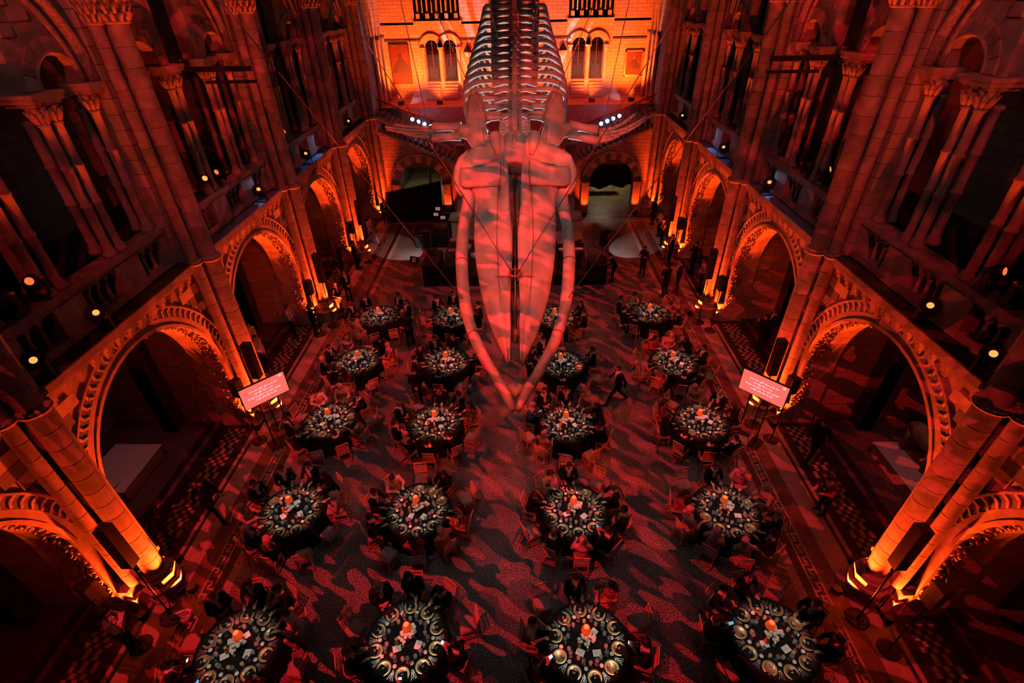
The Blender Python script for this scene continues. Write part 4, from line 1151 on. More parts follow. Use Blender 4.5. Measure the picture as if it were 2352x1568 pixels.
# white blinder bars on the stairs
for sx in (-1, 1):
    t = thing('blinder_bar', 'bar of four dazzling white lamps on the %s stair flight' % NAME[sx], 'stage light', (sx * 5.6, 36.9, 4.30))
    for i in range(4):
        x = sx * (.28 + .40 * i); z = .42 + .40 * i * .40
        c = MB().lathe([(.17, -.12), (.2, 0), (.2, .06)], (0, 0, 0), 12)
        o = c.build('lamp_housing', 'black_matte', t, (x, 0, z + .45)); o.rotation_euler = (radians(78), 0, 0)
        o2 = MB().lathe([(.165, .03), (.12, .062), (0, .07)], (0, 0, 0), 12, cap=False).build('lens', 'lens_white', t, (x, 0, z + .45)); o2.rotation_euler = (radians(78), 0, 0)
        MB().tube([(x, .05, z + .4), (x, .05, z)], .02, 6).build('stand', 'black_matte', t)
    for i in (0, 2):
        x = sx * (.28 + .4 * i)
        L = spot('blinder_beam', (0, 0, 0), (0, -1, 0), 1000, (.72, .9, 1.0), 26, .6, .18)
        L.parent = t; L.location = (x, -.2, .9 + .16 * i)
        v = Vector((sx * -.6, 14.5, 10.4)) - Vector((sx * 5.6 + x, 36.0, 5.0)); L.rotation_euler = v.to_track_quat('-Z', 'Y').to_euler()
for sx in (-1, 1):
    d = bpy.data.lights.new('blinder_spill', 'POINT'); d.energy = 45; d.color = (.06, .45, .9); d.shadow_soft_size = .3
    o = bpy.data.objects.new('blinder_spill', d); COL.objects.link(o); o.location = (sx * 6.45, 36.6, 5.35)
for sx in (-1, 1):
    spot('stair_rail_light', (sx * 9.2, 36.4, 8.0), (sx * 6.2, 37.3, 5.4), 420, (1.0, .075, .01), 60, .7, .06)
    spot('stair_rail_light', (sx * 8.9, 32.9, 7.4), (sx * 5.6, 33.9, 5.2), 80, (1.0, .06, .01), 50, .8, .06)
# cool lamps hidden behind and under the ribs
for sx in (-1, 1):
    spot('whale_back_light', (sx * 3.0, 30.5, 5.2), (sx * .9, 15.4, 10.4), 9000, (.80, .92, 1.0), 22, .5, .12)
    spot('whale_key_light', (sx * 8.6, 3.5, 7.6), (0.2, 12.6, 9.3), 3200, (1.0, .034, .010), 46, .6, .1, gobo=(14.0, .44, .53, 30 + sx, .7, .06))
spot('whale_belly_light', (0.2, 20.0, 1.6), (0.2, 15.5, 10.5), 5500, (.85, .93, 1.0), 34, .5, .2)
# warm work light in the passages behind the end doorways
for sx in (-1, 1):
    d = bpy.data.lights.new('passage_lamp', 'AREA'); d.energy = 60; d.color = (1.0, .82, .5); d.size = 1.2
    o = bpy.data.objects.new('passage_lamp', d); COL.objects.link(o); o.location = (sx * 6.6, 38.5, 3.0)

# pink-white spots over the plinths in the second bays
for sx in (-1, 1):
    spot('plinth_light', (sx * 11.6, 10.0, 5.9), (sx * 12.6, 10.8, .4), 70, (1.0, .42, .45), 46, .5, .1)
# stage haze hanging over the landing, struck by the fan of white beams
hz = bpy.data.materials.new('stage_haze'); hz.use_nodes = True
nt = hz.node_tree; nt.nodes.remove(nt.nodes['Principled BSDF'])
vsn = nt.nodes.new('ShaderNodeVolumeScatter'); vsn.inputs['Density'].default_value = .018; vsn.inputs['Anisotropy'].default_value = .2
nt.links.new(vsn.outputs[0], nt.nodes['Material Output'].inputs['Volume'])
M['stage_haze'] = hz
tag(MB().box(-8.4, 8.4, 37.95, 41.7, 6.25, 9.2).build('stage_haze', 'stage_haze'), 'thin stage haze over the upper landing', 'haze', None, 'stuff')
for sx in (-1, 1):
    L = spot('haze_beam', (sx * 7.4, 38.5, 6.35), (sx * 3.4, 40.0, 9.2), 2400, (.75, .82, 1.0), 70, .4, .02, gobo=(13.0, .52, .56, 3.0, 1.0, 0.0, 0.0))

# added cool lamps, unseen, to brighten the blue ledges of two middle bays
for sx in (-1, 1):
    for k in (2, 3):
        spot('ledge_cool_fill', (sx * 9.40, PIERS[k + 1] - .62, 7.15), (sx * 9.43, PIERS[k] + 2.2, 6.42), 110, (.25, .5, 1.0), 40, .6, .05)

# ================================================================== PEOPLE
from mathutils.kdtree import KDTree
SKIN, TOP, SHIRT, LOW, SHOE = range(5)
def limb(mb, reg, regs, pts, rad, n=10):
    a = len(mb.v); mb.tube(pts, rad, n); mb.ell(pts[0], (rad[0],) * 3, n, 6); mb.ell(pts[-1], (rad[-1],) * 3, n, 6)
    regs += [reg] * (len(mb.v) - a)
def blob(mb, reg, regs, c, r, rot=None):
    a = len(mb.v); mb.ell(c, r, 12, 8, rot); regs += [reg] * (len(mb.v) - a)
def hand(mb, regs, wrist, dirv, up, curl=0.3, thumb=1):
    w = Vector(wrist); d = Vector(dirv).normalized(); u = Vector(up); u = (u - d * u.dot(d)).normalized(); s = d.cross(u) * thumb
    limb(mb, SKIN, regs, [tuple(w), tuple(w + d * .05), tuple(w + d * .085)], [.024, .030, .027], 8)
    blob(mb, SKIN, regs, tuple(w + d * .06 + s * .012), (.034, .034, .02)); blob(mb, SKIN, regs, tuple(w + d * .06 - s * .014), (.03, .03, .018))
    for i, L in enumerate((.072, .082, .076, .058)):
        b = w + d * .088 + s * (.030 - i * .0205)
        m1 = b + (d * cos(curl) - u * sin(curl)) * L * .55
        m2 = m1 + (d * cos(curl * 2.2) - u * sin(curl * 2.2)) * L * .5
        limb(mb, SKIN, regs, [tuple(b), tuple(m1), tuple(m2)], [.0105, .010, .0085], 6)
    b = w + d * .025 + s * .03
    limb(mb, SKIN, regs, [tuple(b), tuple(b + d * .03 + s * .025 - u * .01), tuple(b + d * .058 + s * .028 - u * .02)], [.013, .0115, .0095], 6)
def head(mb, regs, c, yaw=0.0, pitch=0.0, turn=None):
    R = Matrix.Rotation(yaw, 3, 'Z') @ Matrix.Rotation(pitch, 3, 'X'); c = Vector(c)
    def p(x, y, z): return tuple(c + R @ Vector((x, y, z)))
    blob(mb, SKIN, regs, p(0, -.012, .025), (.077, .096, .092), R); blob(mb, SKIN, regs, p(0, .018, -.04), (.062, .074, .075), R)
    blob(mb, SKIN, regs, p(0, .045, -.085), (.038, .036, .03), R)
    limb(mb, SKIN, regs, [p(0, .088, .015), p(0, .105, -.018)], [.011, .016], 7)
    for s in (-1, 1):
        blob(mb, SKIN, regs, p(s * .076, -.005, -.01), (.011, .022, .033), R); blob(mb, SKIN, regs, p(s * .03, .083, .026), (.02, .012, .008), R)
    blob(mb, SKIN, regs, p(0, .088, -.052), (.024, .012, .010), R)
    return R, c
def figure(pose):
    """one continuous body grown from tapered limbs; returns mesh plus head frame"""
    mb = MB(); regs = []
    P = pose
    hip, chest, neck, hd = [Vector(P[k]) for k in ('hip', 'chest', 'neck', 'head')]
    low = TOP if P.get('robe') else LOW
    limb(mb, low if P.get('robe') else LOW, regs, [tuple(hip + Vector((-.07, 0, 0))), tuple(hip + Vector((.07, 0, 0)))], [.135, .135], 12)
    mid = hip.lerp(chest, .5)
    lat = Vector(P.get('lat', (1, 0, 0)))
    for f, wx, wy in ((.0, .165, .125), (.25, .155, .118), (.5, .16, .118), (.75, .175, .122), (1.0, .19, .118)):
        c = hip.lerp(chest, f); blob(mb, TOP, regs, tuple(c), (wx, wy, .12))
    L, Rr = [Vector(P[k]) for k in ('shl', 'shr')]
    limb(mb, TOP, regs, [tuple(L), tuple(neck - Vector((0, 0, .05))), tuple(Rr)], [.075, .085, .075], 10)
    limb(mb, SKIN, regs, [tuple(neck - Vector((0, 0, .05))), tuple(hd - Vector((0, .01, .06)))], [.056, .052], 10)
    if P.get('shirt', True):
        f = Vector(P.get('fwd', (0, 1, 0)))
        for q, w in ((.98, .05), (.85, .042), (.7, .032), (.55, .022)):
            c = hip.lerp(neck, q) + f * (.105 if q < .9 else .06); blob(mb, SHIRT, regs, tuple(c), (w, .03, .06))
        blob(mb, SHIRT, regs, tuple(neck + Vector((0, 0, -.015))), (.066, .066, .026))
    for sd, sh in (('l', L), ('r', Rr)):
        el, wr = Vector(P['el' + sd]), Vector(P['wr' + sd])
        limb(mb, TOP, regs, [tuple(sh), tuple(sh.lerp(el, .5)), tuple(el)], [.07, .058, .05], 10)
        limb(mb, TOP, regs, [tuple(el), tuple(el.lerp(wr, .5)), tuple(el.lerp(wr, .93))], [.05, .044, .036], 10)
        if P.get('shirt', True): limb(mb, SHIRT, regs, [tuple(el.lerp(wr, .93)), tuple(el.lerp(wr, .97))], [.035, .033], 8)
        dv = Vector(P.get('hd' + sd, tuple(wr - el)))
        hand(mb, regs, tuple(wr), tuple(dv), P.get('hu' + sd, (0, 0, 1)), P.get('curl', .3), P.get('th' + sd, -1 if sd == 'r' else 1))
        hp = hip + (Vector((-.09, 0, 0)) if sd == 'l' else Vector((.09, 0, 0)))
        kn, an = Vector(P['kn' + sd]), Vector(P['an' + sd])
        limb(mb, low, regs, [tuple(hp), tuple(hp.lerp(kn, .5)), tuple(kn)], [.098, .08, .062], 10)
        limb(mb, low, regs, [tuple(kn), tuple(kn.lerp(an, .4)), tuple(an)], [.062, .056, .042], 10)
        ft = Vector(P.get('ft' + sd, (0, 1, 0))).normalized()
        limb(mb, SHOE, regs, [tuple(an - ft * .05 + Vector((0, 0, -.05))), tuple(an + ft * .08 + Vector((0, 0, -.055))), tuple(an + ft * .17 + Vector((0, 0, -.062)))], [.042, .042, .032], 8)
    if P.get('robe') == 'stand':
        limb(mb, TOP, regs, [tuple(hip), tuple(hip + Vector((0, .02, -.35))), (hip.x, hip.y + .03, .12)], [.16, .19, .24], 14)
    if P.get('robe') == 'seat':
        kl, kr = Vector(P['knl']), Vector(P['knr'])
        limb(mb, TOP, regs, [tuple(hip + Vector((0, .05, -.02))), tuple((kl + kr) / 2), ((kl.x + kr.x) / 2, (kl.y + kr.y) / 2 - .06, .14)], [.15, .14, .17], 12)
    Rh, hc = head(mb, regs, P['head'], P.get('yaw', 0), P.get('pitch', 0))
    src = mb.mesh('body', ['skin_light'])
    tmp = bpy.data.objects.new('body_source', src); COL.objects.link(tmp)
    m = tmp.modifiers.new('r', 'REMESH'); m.mode = 'VOXEL'; m.voxel_size = .0115; m.use_smooth_shade = True
    s = tmp.modifiers.new('s', 'SMOOTH'); s.factor = .5; s.iterations = 2
    d = tmp.modifiers.new('d', 'DECIMATE'); d.ratio = .26
    dg = bpy.context.evaluated_depsgraph_get()
    me = bpy.data.meshes.new_from_object(tmp.evaluated_get(dg))
    bpy.data.objects.remove(tmp)
    kd = KDTree(len(mb.v))
    for i, v in enumerate(mb.v): kd.insert(v, i)
    kd.balance()
    me.materials.clear()
    for n in ('skin_light', 'suit_black', 'shirt_white', 'suit_black', 'black_matte'): me.materials.append(M[n])
    me.polygons.foreach_set('material_index', [regs[kd.find(p.center)[1]] for p in me.polygons])
    me.polygons.foreach_set('use_smooth', [True] * len(me.polygons))
    me.name = 'person'
    return me, Rh, hc
def hair_mesh(kind, Rh, c, neck):
    mb = MB(); c = Vector(c)
    def p(x, y, z): return tuple(c + Rh @ Vector((x, y, z)))
    if kind == 'short':
        mb.loft([[p(rx * cos(q * pi / 8), -.016 + ry * sin(q * pi / 8) + oy, z + .03 * sin(q * pi / 8) * k) for q in range(16)] for (z, rx, ry, oy, k) in ((-.045, .070, .072, -.035, 1.6), (.0, .0835, .090, -.018, 1.5), (.045, .0845, .102, -.005, .9), (.085, .070, .088, 0, .3), (.113, .04, .055, 0, 0), (.124, .008, .01, 0, 0))])
    elif kind == 'long':
        mb.loft([[p(rx * cos(q * pi / 8), -.02 + ry * sin(q * pi / 8) + oy, z + .05 * max(0, sin(q * pi / 8)) * k) for q in range(16)] for (z, rx, ry, oy, k) in ((-.36, .07, .035, -.10, 0), (-.25, .11, .05, -.095, 0), (-.12, .105, .062, -.06, 0), (-.02, .09, .082, -.03, 1.2), (.045, .087, .105, -.004, .9), (.088, .072, .09, 0, .3), (.116, .04, .055, 0, 0), (.127, .008, .01, 0, 0))])
    elif kind == 'bun':
        mb = hair_mb('short', Rh, c); mb.ell(p(0, -.11, .03), (.05, .045, .05))
    elif kind == 'scarf':
        n = Vector(neck)
        rings = []
        for (f, rx, ry, oy, z) in ((0, .215, .15, 0, -.13), (0, .17, .135, 0, -.06), (0, .10, .10, .01, 0.02), (1, .088, .09, -.02, -.07), (1, .098, .098, -.03, -.01), (1, .096, .108, -.022, .05), (1, .078, .09, -.015, .098), (1, .042, .055, -.01, .124), (1, .006, .008, -.01, .133)):
            ring = []
            for q in range(18):
                a = q * pi / 9; x, y = rx * cos(a), ry * sin(a) + oy
                if f == 0: ring.append((n.x + x, n.y + y, n.z + z + .012 * sin(5 * a)))
                else:
                    if sin(a) > .35 and -.06 < z < .06: y -= .035 * (sin(a) - .35)
                    ring.append(p(x, y, z))
            rings.append(ring)
        mb.loft(rings)
    return mb
def hair_mb(kind, Rh, c): return hair_mesh(kind, Rh, c, c)
SEAT0 = dict(hip=(0, -.02, .55), chest=(0, .0, .92), neck=(0, .02, 1.10), head=(0, .055, 1.255), shl=(-.18, .0, 1.02), shr=(.18, .0, 1.02),
             ell=(-.26, .10, .80), elr=(.26, .10, .80), wrl=(-.14, .31, .815), wrr=(.14, .31, .815), hdl=(.25, 1, -.05), hdr=(-.25, 1, -.05),
             knl=(-.11, .33, .54), knr=(.11, .33, .54), anl=(-.12, .22, .10), anr=(.12, .22, .10), pitch=-.15)
def V(base, **k): d = dict(base); d.update(k); return d
SEATS = {
    'table': SEAT0,
    'back': V(SEAT0, chest=(0, -.07, .91), neck=(0, -.06, 1.10), head=(.0, -.02, 1.26), shl=(-.18, -.07, 1.02), shr=(.18, -.07, 1.02), ell=(-.25, -.02, .76), elr=(.25, .0, .76), wrl=(-.10, .17, .70), wrr=(.08, .18, .72), hdl=(1, .3, -.2), hdr=(-1, .3, -.2), yaw=.35, pitch=.02),
    'lean': V(SEAT0, chest=(.05, .06, .91), neck=(.08, .10, 1.07), head=(.11, .15, 1.21), shl=(-.12, .08, 1.01), shr=(.23, .02, .98), ell=(-.20, .20, .82), elr=(.33, .14, .80), wrl=(-.06, .34, .86), wrr=(.17, .32, .815), hdl=(.4, 1, .3), hdr=(-.5, 1, 0), yaw=-.6, pitch=-.25),
    'phone': V(SEAT0, head=(0, .075, 1.245), ell=(-.24, .08, .82), elr=(.24, .08, .82), wrl=(-.06, .28, .95), wrr=(.06, .28, .95), hdl=(.25, .6, .8), hdr=(-.25, .6, .8), pitch=-.4),
    'robe': V(SEAT0, shirt=False, robe='seat', head=(0, .06, 1.235), neck=(0, .02, 1.08), yaw=.3),
    'robe_turn': V(SEAT0, shirt=False, robe='seat', chest=(-.03, .0, .9), neck=(-.05, .02, 1.07), head=(-.07, .055, 1.225), ell=(-.27, .05, .78), wrl=(-.08, .22, .74), hdl=(1, .5, 0), yaw=-.7),
}
ST0 = dict(hip=(0, 0, .93), chest=(0, 0, 1.30), neck=(0, .0, 1.50), head=(0, .03, 1.645), shl=(-.185, 0, 1.41), shr=(.185, 0, 1.41), ell=(-.25, -.02, 1.14), elr=(.25, -.02, 1.14),
           wrl=(-.06, .17, .98), wrr=(.06, .17, .98), hdl=(.8, .4, -.4), hdr=(-.8, .4, -.4), knl=(-.10, .02, .50), knr=(.10, .02, .50), anl=(-.12, -.02, .10), anr=(.12, -.02, .10))
STANDS = {
    'clasp': ST0,
    'phone': V(ST0, ell=(-.23, .12, 1.20), elr=(.23, .12, 1.20), wrl=(-.06, .27, 1.40), wrr=(.06, .27, 1.40), hdl=(.1, .3, 1), hdr=(-.1, .3, 1), pitch=-.1),
    'crossed': V(ST0, ell=(-.24, .10, 1.17), elr=(.24, .10, 1.17), wrl=(.08, .16, 1.22), wrr=(-.08, .18, 1.18), hdl=(1, .1, .15), hdr=(-1, .1, .15)),
    'walk': V(ST0, hip=(0, .0, .92), chest=(0, .04, 1.29), neck=(0, .06, 1.49), head=(0, .10, 1.63), ell=(-.25, -.15, 1.15), elr=(.25, .14, 1.15), wrl=(-.26, -.12, .90), wrr=(.22, .34, 1.02), hdl=(0, .2, -1), hdr=(0, .8, -.5), knl=(-.09, .26, .53), knr=(.09, -.08, .50), anl=(-.09, .40, .10), anr=(.09, -.40, .16), ftr=(0, 1, -.35)),
    'bend': V(ST0, hip=(0, -.08, .92), chest=(0, .08, 1.24), neck=(0, .18, 1.40), head=(0, .26, 1.52), shl=(-.185, .12, 1.34), shr=(.185, .12, 1.34), ell=(-.26, .22, 1.10), elr=(.26, .22, 1.10), wrl=(-.12, .42, 1.08), wrr=(.12, .42, 1.08), hdl=(.2, 1, 0), hdr=(-.2, 1, 0), pitch=-.5),
}
FIG = {}
for grp, tab in (('seat', SEATS), ('stand', STANDS)):
    for nm, ps in tab.items():
        me, Rh, hc = figure(ps)
        hs = {}
        for hk, hm in (('short', 'hair_black'), ('long', 'hair_black'), ('bun', 'hair_brown'), ('scarf', 'cloth_pink')):
            if grp == 'stand' and hk == 'scarf' and nm not in ('clasp', 'phone'): continue
            hs[hk] = hair_mesh(hk, Rh, hc, ps['neck']).mesh('headscarf' if hk == 'scarf' else 'hair', hm)
        FIG[grp, nm] = (me, hs, ps)
# outfits: (poses, top, shirt, low, hair kind, hair material, words)
OUT = {
    'suit':   (('table', 'back', 'lean', 'table'), 'suit_black', 'shirt_white', 'suit_black', 'short', 'hair_black', 'in a black suit and white shirt'),
    'navy':   (('lean', 'table', 'back'), 'suit_navy', 'shirt_white', 'suit_navy', 'short', 'hair_brown', 'in a navy suit with brown hair'),
    'bald':   (('table', 'back'), 'suit_black', 'shirt_white', 'suit_black', None, None, 'with a bald head in a black suit'),
    'grey':   (('back', 'table'), 'suit_black', 'shirt_white', 'suit_black', 'short', 'hair_grey', 'with grey hair in a dark suit'),
    'phone':  (('phone',), 'suit_black', 'shirt_white', 'suit_black', 'short', 'hair_black', 'in a dark suit holding a phone'),
    'dark':   (('robe', 'lean'), 'suit_black', 'suit_black', 'suit_black', 'long', 'hair_black', 'in black with long dark hair'),
    'abaya':  (('robe', 'robe_turn'), 'suit_black', 'suit_black', 'suit_black', 'scarf', 'suit_black', 'in black robe and black headscarf'),
    'pink':   (('robe', 'robe_turn'), 'suit_black', 'cloth_pink', 'suit_black', 'scarf', 'cloth_pink', 'in black with a pink headscarf'),
    'rose':   (('robe_turn', 'robe'), 'cloth_pink', 'cloth_pink', 'cloth_pink', 'scarf', 'cloth_pink', 'in pink robe and pink headscarf'),
    'pale':   (('robe', 'robe_turn'), 'cloth_grey', 'cloth_grey', 'cloth_grey', 'scarf', 'cloth_grey', 'in pale grey robe and headscarf'),
    'cream':  (('robe', 'lean'), 'cloth_cream', 'cloth_cream', 'cloth_cream', 'bun', 'hair_black', 'in a cream dress with dark hair'),
    'coral':  (('robe_turn', 'robe'), 'cloth_coral', 'cloth_coral', 'cloth_coral', 'scarf', 'cloth_pink', 'in coral dress and pink headscarf'),
    'red':    (('robe', 'lean'), 'cloth_red', 'cloth_red', 'cloth_red', 'long', 'hair_brown', 'in dark red with long brown hair'),
    'print':  (('robe_turn', 'robe'), 'cloth_pattern', 'cloth_pattern', 'cloth_pattern', 'long', 'hair_black', 'in an orange patterned dress'),
    'teal':   (('phone',), 'cloth_teal', 'cloth_teal', 'suit_black', 'scarf', 'cloth_pink', 'in teal with a pink headscarf'),
    'white':  (('table',), 'cloth_cream', 'cloth_cream', 'suit_black', 'short', 'hair_brown', 'in a white jacket with brown hair'),
}
phone_me = {m: MB().box(-.036, .036, -.075, .075, -.004, .004).mesh('phone', m) for m in ('black_gloss',)}
prng = random.Random(11)
def person(grp, pose, out, loc, rot, label, group=None, phone=None):
    _, top, sh, low, hk, hm, _w = OUT[out]
    me, hs, ps = FIG[grp, pose]
    o = put('person', me, None, loc, rot)
    tag(o, label, 'person', group)
    k = prng.uniform(.95, 1.03); flip = -1 if prng.random() < .5 and phone is None else 1
    o.scale = (k * flip, k, k)
    skin = prng.choice(('skin_light', 'skin_brown', 'skin_light'))
    for i, m in enumerate((skin, top, sh, low, 'black_matte')):
        if me.materials[i].name != m:
            o.material_slots[i].link = 'OBJECT'; o.material_slots[i].material = M[m]
    if hk and hk in hs:
        h = put('headscarf' if hk == 'scarf' else 'hair', hs[hk], o)
        if hs[hk].materials[0].name != hm:
            h.material_slots[0].link = 'OBJECT'; h.material_slots[0].material = M[hm]
    return o
def hand_phone(loc, rot, label, blue=False):
    t = thing('smartphone', label, 'phone', loc, 0, 'phones held by guests')
    t.rotation_euler = rot
    MB().box(-.037, .037, -.077, .077, -.004, .004).build('case', 'black_gloss', t)
    MB().box(-.033, .033, -.07, .07, .004, .0055).build('screen', 'phone_blue' if blue else 'phone_screen', t)

# ================================================================== BANQUET TABLES
ROWN = ['back-row', 'fourth-row', 'third-row', 'second-row', 'front-row']
COLN = ['far-left', 'inner-left', 'inner-right', 'far-right']
HOURS = ['twelve', 'one', 'two', 'three', 'four', 'five', 'six', 'seven', 'eight', 'nine', 'ten', 'eleven']
# guests by table: (angle in degrees, 0 = right, 90 = far side, outfit)
GUESTS = {
    (4, 0): [(15, 'cream'), (50, 'suit'), (112, 'suit'), (150, 'bald'), (190, 'phone'), (228, 'phone'), (300, 'suit')],
    (4, 1): [(95, 'abaya'), (140, 'bald'), (185, 'grey'), (40, 'suit'), (352, 'phone'), (268, 'phone')],
    (4, 2): [(152, 'white'), (190, 'phone'), (92, 'suit'), (48, 'print'), (350, 'phone'), (275, 'red')],
    (4, 3): [(118, 'suit'), (88, 'dark'), (32, 'suit'), (350, 'dark'), (150, 'phone')],
    (3, 0): [(80, 'suit'), (122, 'suit'), (155, 'suit'), (198, 'rose'), (240, 'pink'), (275, 'pink'), (28, 'pale'), (52, 'dark')],
    (3, 1): [(115, 'cream'), (180, 'suit'), (215, 'suit'), (265, 'red'), (312, 'coral'), (2, 'print'), (48, 'dark')],
    (3, 2): [(128, 'cream'), (82, 'suit'), (30, 'bald'), (0, 'suit'), (318, 'phone'), (272, 'rose'), (235, 'bald'), (180, 'dark')],
    (3, 3): [(145, 'red'), (178, 'rose'), (215, 'coral'), (252, 'pale'), (60, 'rose'), (25, 'pale'), (355, 'pink'), (322, 'suit'), (290, 'suit')],
    (2, 0): [(112, 'cream'), (72, 'rose'), (38, 'suit'), (350, 'print'), (200, 'navy'), (236, 'suit'), (312, 'suit')],
    (2, 1): [(152, 'bald'), (192, 'suit'), (228, 'pink'), (265, 'suit'), (305, 'suit'), (20, 'print'), (60, 'suit'), (98, 'dark')],
    (2, 2): [(170, 'teal'), (236, 'rose'), (325, 'suit'), (15, 'dark'), (48, 'coral'), (98, 'suit'), (135, 'suit')],
    (2, 3): [(145, 'red'), (178, 'dark'), (240, 'suit'), (272, 'suit'), (305, 'suit'), (0, 'dark'), (40, 'bald'), (82, 'coral')],
    (1, 0): [(112, 'rose'), (150, 'suit'), (188, 'pink'), (225, 'suit'), (258, 'red'), (18, 'coral'), (50, 'dark')],
    (1, 1): [(168, 'dark'), (200, 'suit'), (130, 'suit'), (0, 'suit'), (90, 'dark'), (265, 'suit')],
    (1, 2): [(20, 'suit'), (170, 'dark'), (202, 'suit'), (268, 'suit'), (130, 'suit')],
    (1, 3): [(132, 'red'), (72, 'rose'), (190, 'pale'), (238, 'coral'), (272, 'suit'), (318, 'suit'), (0, 'suit'), (32, 'dark')],
    (0, 0): [(150, 'bald'), (172, 'print'), (192, 'rose'), (60, 'suit'), (28, 'suit'), (0, 'bald'), (125, 'grey')],
    (0, 1): [(132, 'suit'), (98, 'suit'), (205, 'coral'), (262, 'suit'), (35, 'suit'), (0, 'dark')],
    (0, 2): [(22, 'dark'), (305, 'red'), (190, 'suit'), (345, 'suit')],
    (0, 3): [(132, 'cream'), (160, 'suit'), (190, 'navy'), (8, 'coral'), (340, 'suit'), (225, 'suit')],
}
# --- chair prototype (slatted ballroom chair)
def chair_parts():
    P = {}
    P['seat_frame'] = MB().box(-.2, .2, -.19, .2, .41, .45).mesh('seat_frame', 'chair_wood')
    cu = MB(); cu.loft([[(sx_ * w, sy_ * d, z) for sx_, sy_ in ((-1, -1), (0, -1.06), (1, -1), (1.05, 0), (1, 1), (0, 1.06), (-1, 1), (-1.05, 0))] for w, d, z in ((.17, .165, .45), (.19, .185, .47), (.185, .18, .495), (.14, .135, .51))]); P['cushion'] = cu.mesh('cushion', 'cushion')
    P['front_leg'] = MB().tube([(0, 0, 0), (0, 0, .2), (0, 0, .43)], [.011, .015, .016], 6).mesh('leg', 'chair_wood')
    P['post'] = MB().tube([(0, -.07, 0), (0, -.01, .25), (0, 0, .45), (0, -.02, .68), (0, -.07, .92)], [.012, .015, .016, .014, .012], 6).mesh('leg', 'chair_wood')
    P['slat'] = MB().box(-.175, .175, -.008, .008, -.012, .012).mesh('slat', 'chair_wood')
    P['top_rail'] = MB().box(-.2, .2, -.011, .011, -.02, .02).mesh('top_rail', 'chair_wood')
    P['spindle'] = MB().box(-.006, .006, -.006, .006, 0, .085).mesh('spindle', 'chair_wood')
    st = MB()
    for z in (.14, .24):
        st.tube([(-.18, .17, z), (.18, .17, z)], .008, 5); st.tube([(-.18, .17, z), (-.18, -.19, z)], .008, 5); st.tube([(.18, .17, z), (.18, -.19, z)], .008, 5)
    P['stretcher'] = st.mesh('stretcher', 'chair_wood')
    return P
CP = chair_parts()
def chair(loc, rot, label, group, full):
    if not full:
        o = put('ballroom_chair', CHAIR_ONE, None, loc, rot); tag(o, label, 'chair', group); return o
    t = thing('ballroom_chair', label, 'chair', loc, rot, group)
    put('seat_frame', CP['seat_frame'], t); put('cushion', CP['cushion'], t); put('stretcher', CP['stretcher'], t)
    for x in (-.18, .18):
        put('leg', CP['front_leg'], t, (x, .18, 0)); put('leg', CP['post'], t, (x, -.19, 0))
    for z, y in ((.58, -.205), (.65, -.212), (.72, -.222), (.79, -.236)): put('slat', CP['slat'], t, (0, y, z))
    put('top_rail', CP['top_rail'], t, (0, -.262, .905))
    for x in (-.12, -.06, 0, .06, .12): put('spindle', CP['spindle'], t, (x, -.245, .80))
    return t
one = bmesh.new()
for me, locs in ((CP['seat_frame'], [(0, 0, 0)]), (CP['cushion'], [(0, 0, 0)]), (CP['front_leg'], [(-.18, .18, 0), (.18, .18, 0)]), (CP['post'], [(-.18, -.19, 0), (.18, -.19, 0)]),
                 (CP['slat'], [(0, -.205, .58), (0, -.212, .65), (0, -.222, .72), (0, -.236, .79)]), (CP['top_rail'], [(0, -.262, .905)])):
    for l in locs:
        n0 = len(one.verts); f0 = len(one.faces); one.from_mesh(me); one.verts.ensure_lookup_table(); one.faces.ensure_lookup_table()
        for v in one.verts[n0:]: v.co += Vector(l)
        for f in one.faces[f0:]: f.material_index = 1 if me is CP['cushion'] else 0
CHAIR_ONE = bpy.data.meshes.new('ballroom_chair'); one.to_mesh(CHAIR_ONE); one.free()
CHAIR_ONE.materials.append(M['chair_wood']); CHAIR_ONE.materials.append(M['cushion'])
# --- table linen
cl = MB(); rings = []
for (r, z, w) in ((.0, .772, 0), (.5, .772, 0), (.90, .772, 0), (.925, .765, 0), (.935, .74, .002), (.94, .55, .012), (.95, .3, .022), (.965, .02, .03)):
    rings.append([((r + w * sin(q * 2 * pi * 22 / 88)) * cos(2 * pi * q / 88), (r + w * sin(q * 2 * pi * 22 / 88)) * sin(2 * pi * q / 88), z) for q in range(88)])
cl.loft(rings, cap=False)
CLOTH = cl.mesh('tablecloth', 'black_cloth')
TTOP = MB().lathe([(.905, .735), (.905, .765)], (0, 0, 0), 40).mesh('tabletop', 'wood_red')
TLEG = MB().tube([(0, 0, 0), (0, 0, .735)], .02, 6).mesh('leg', 'steel')
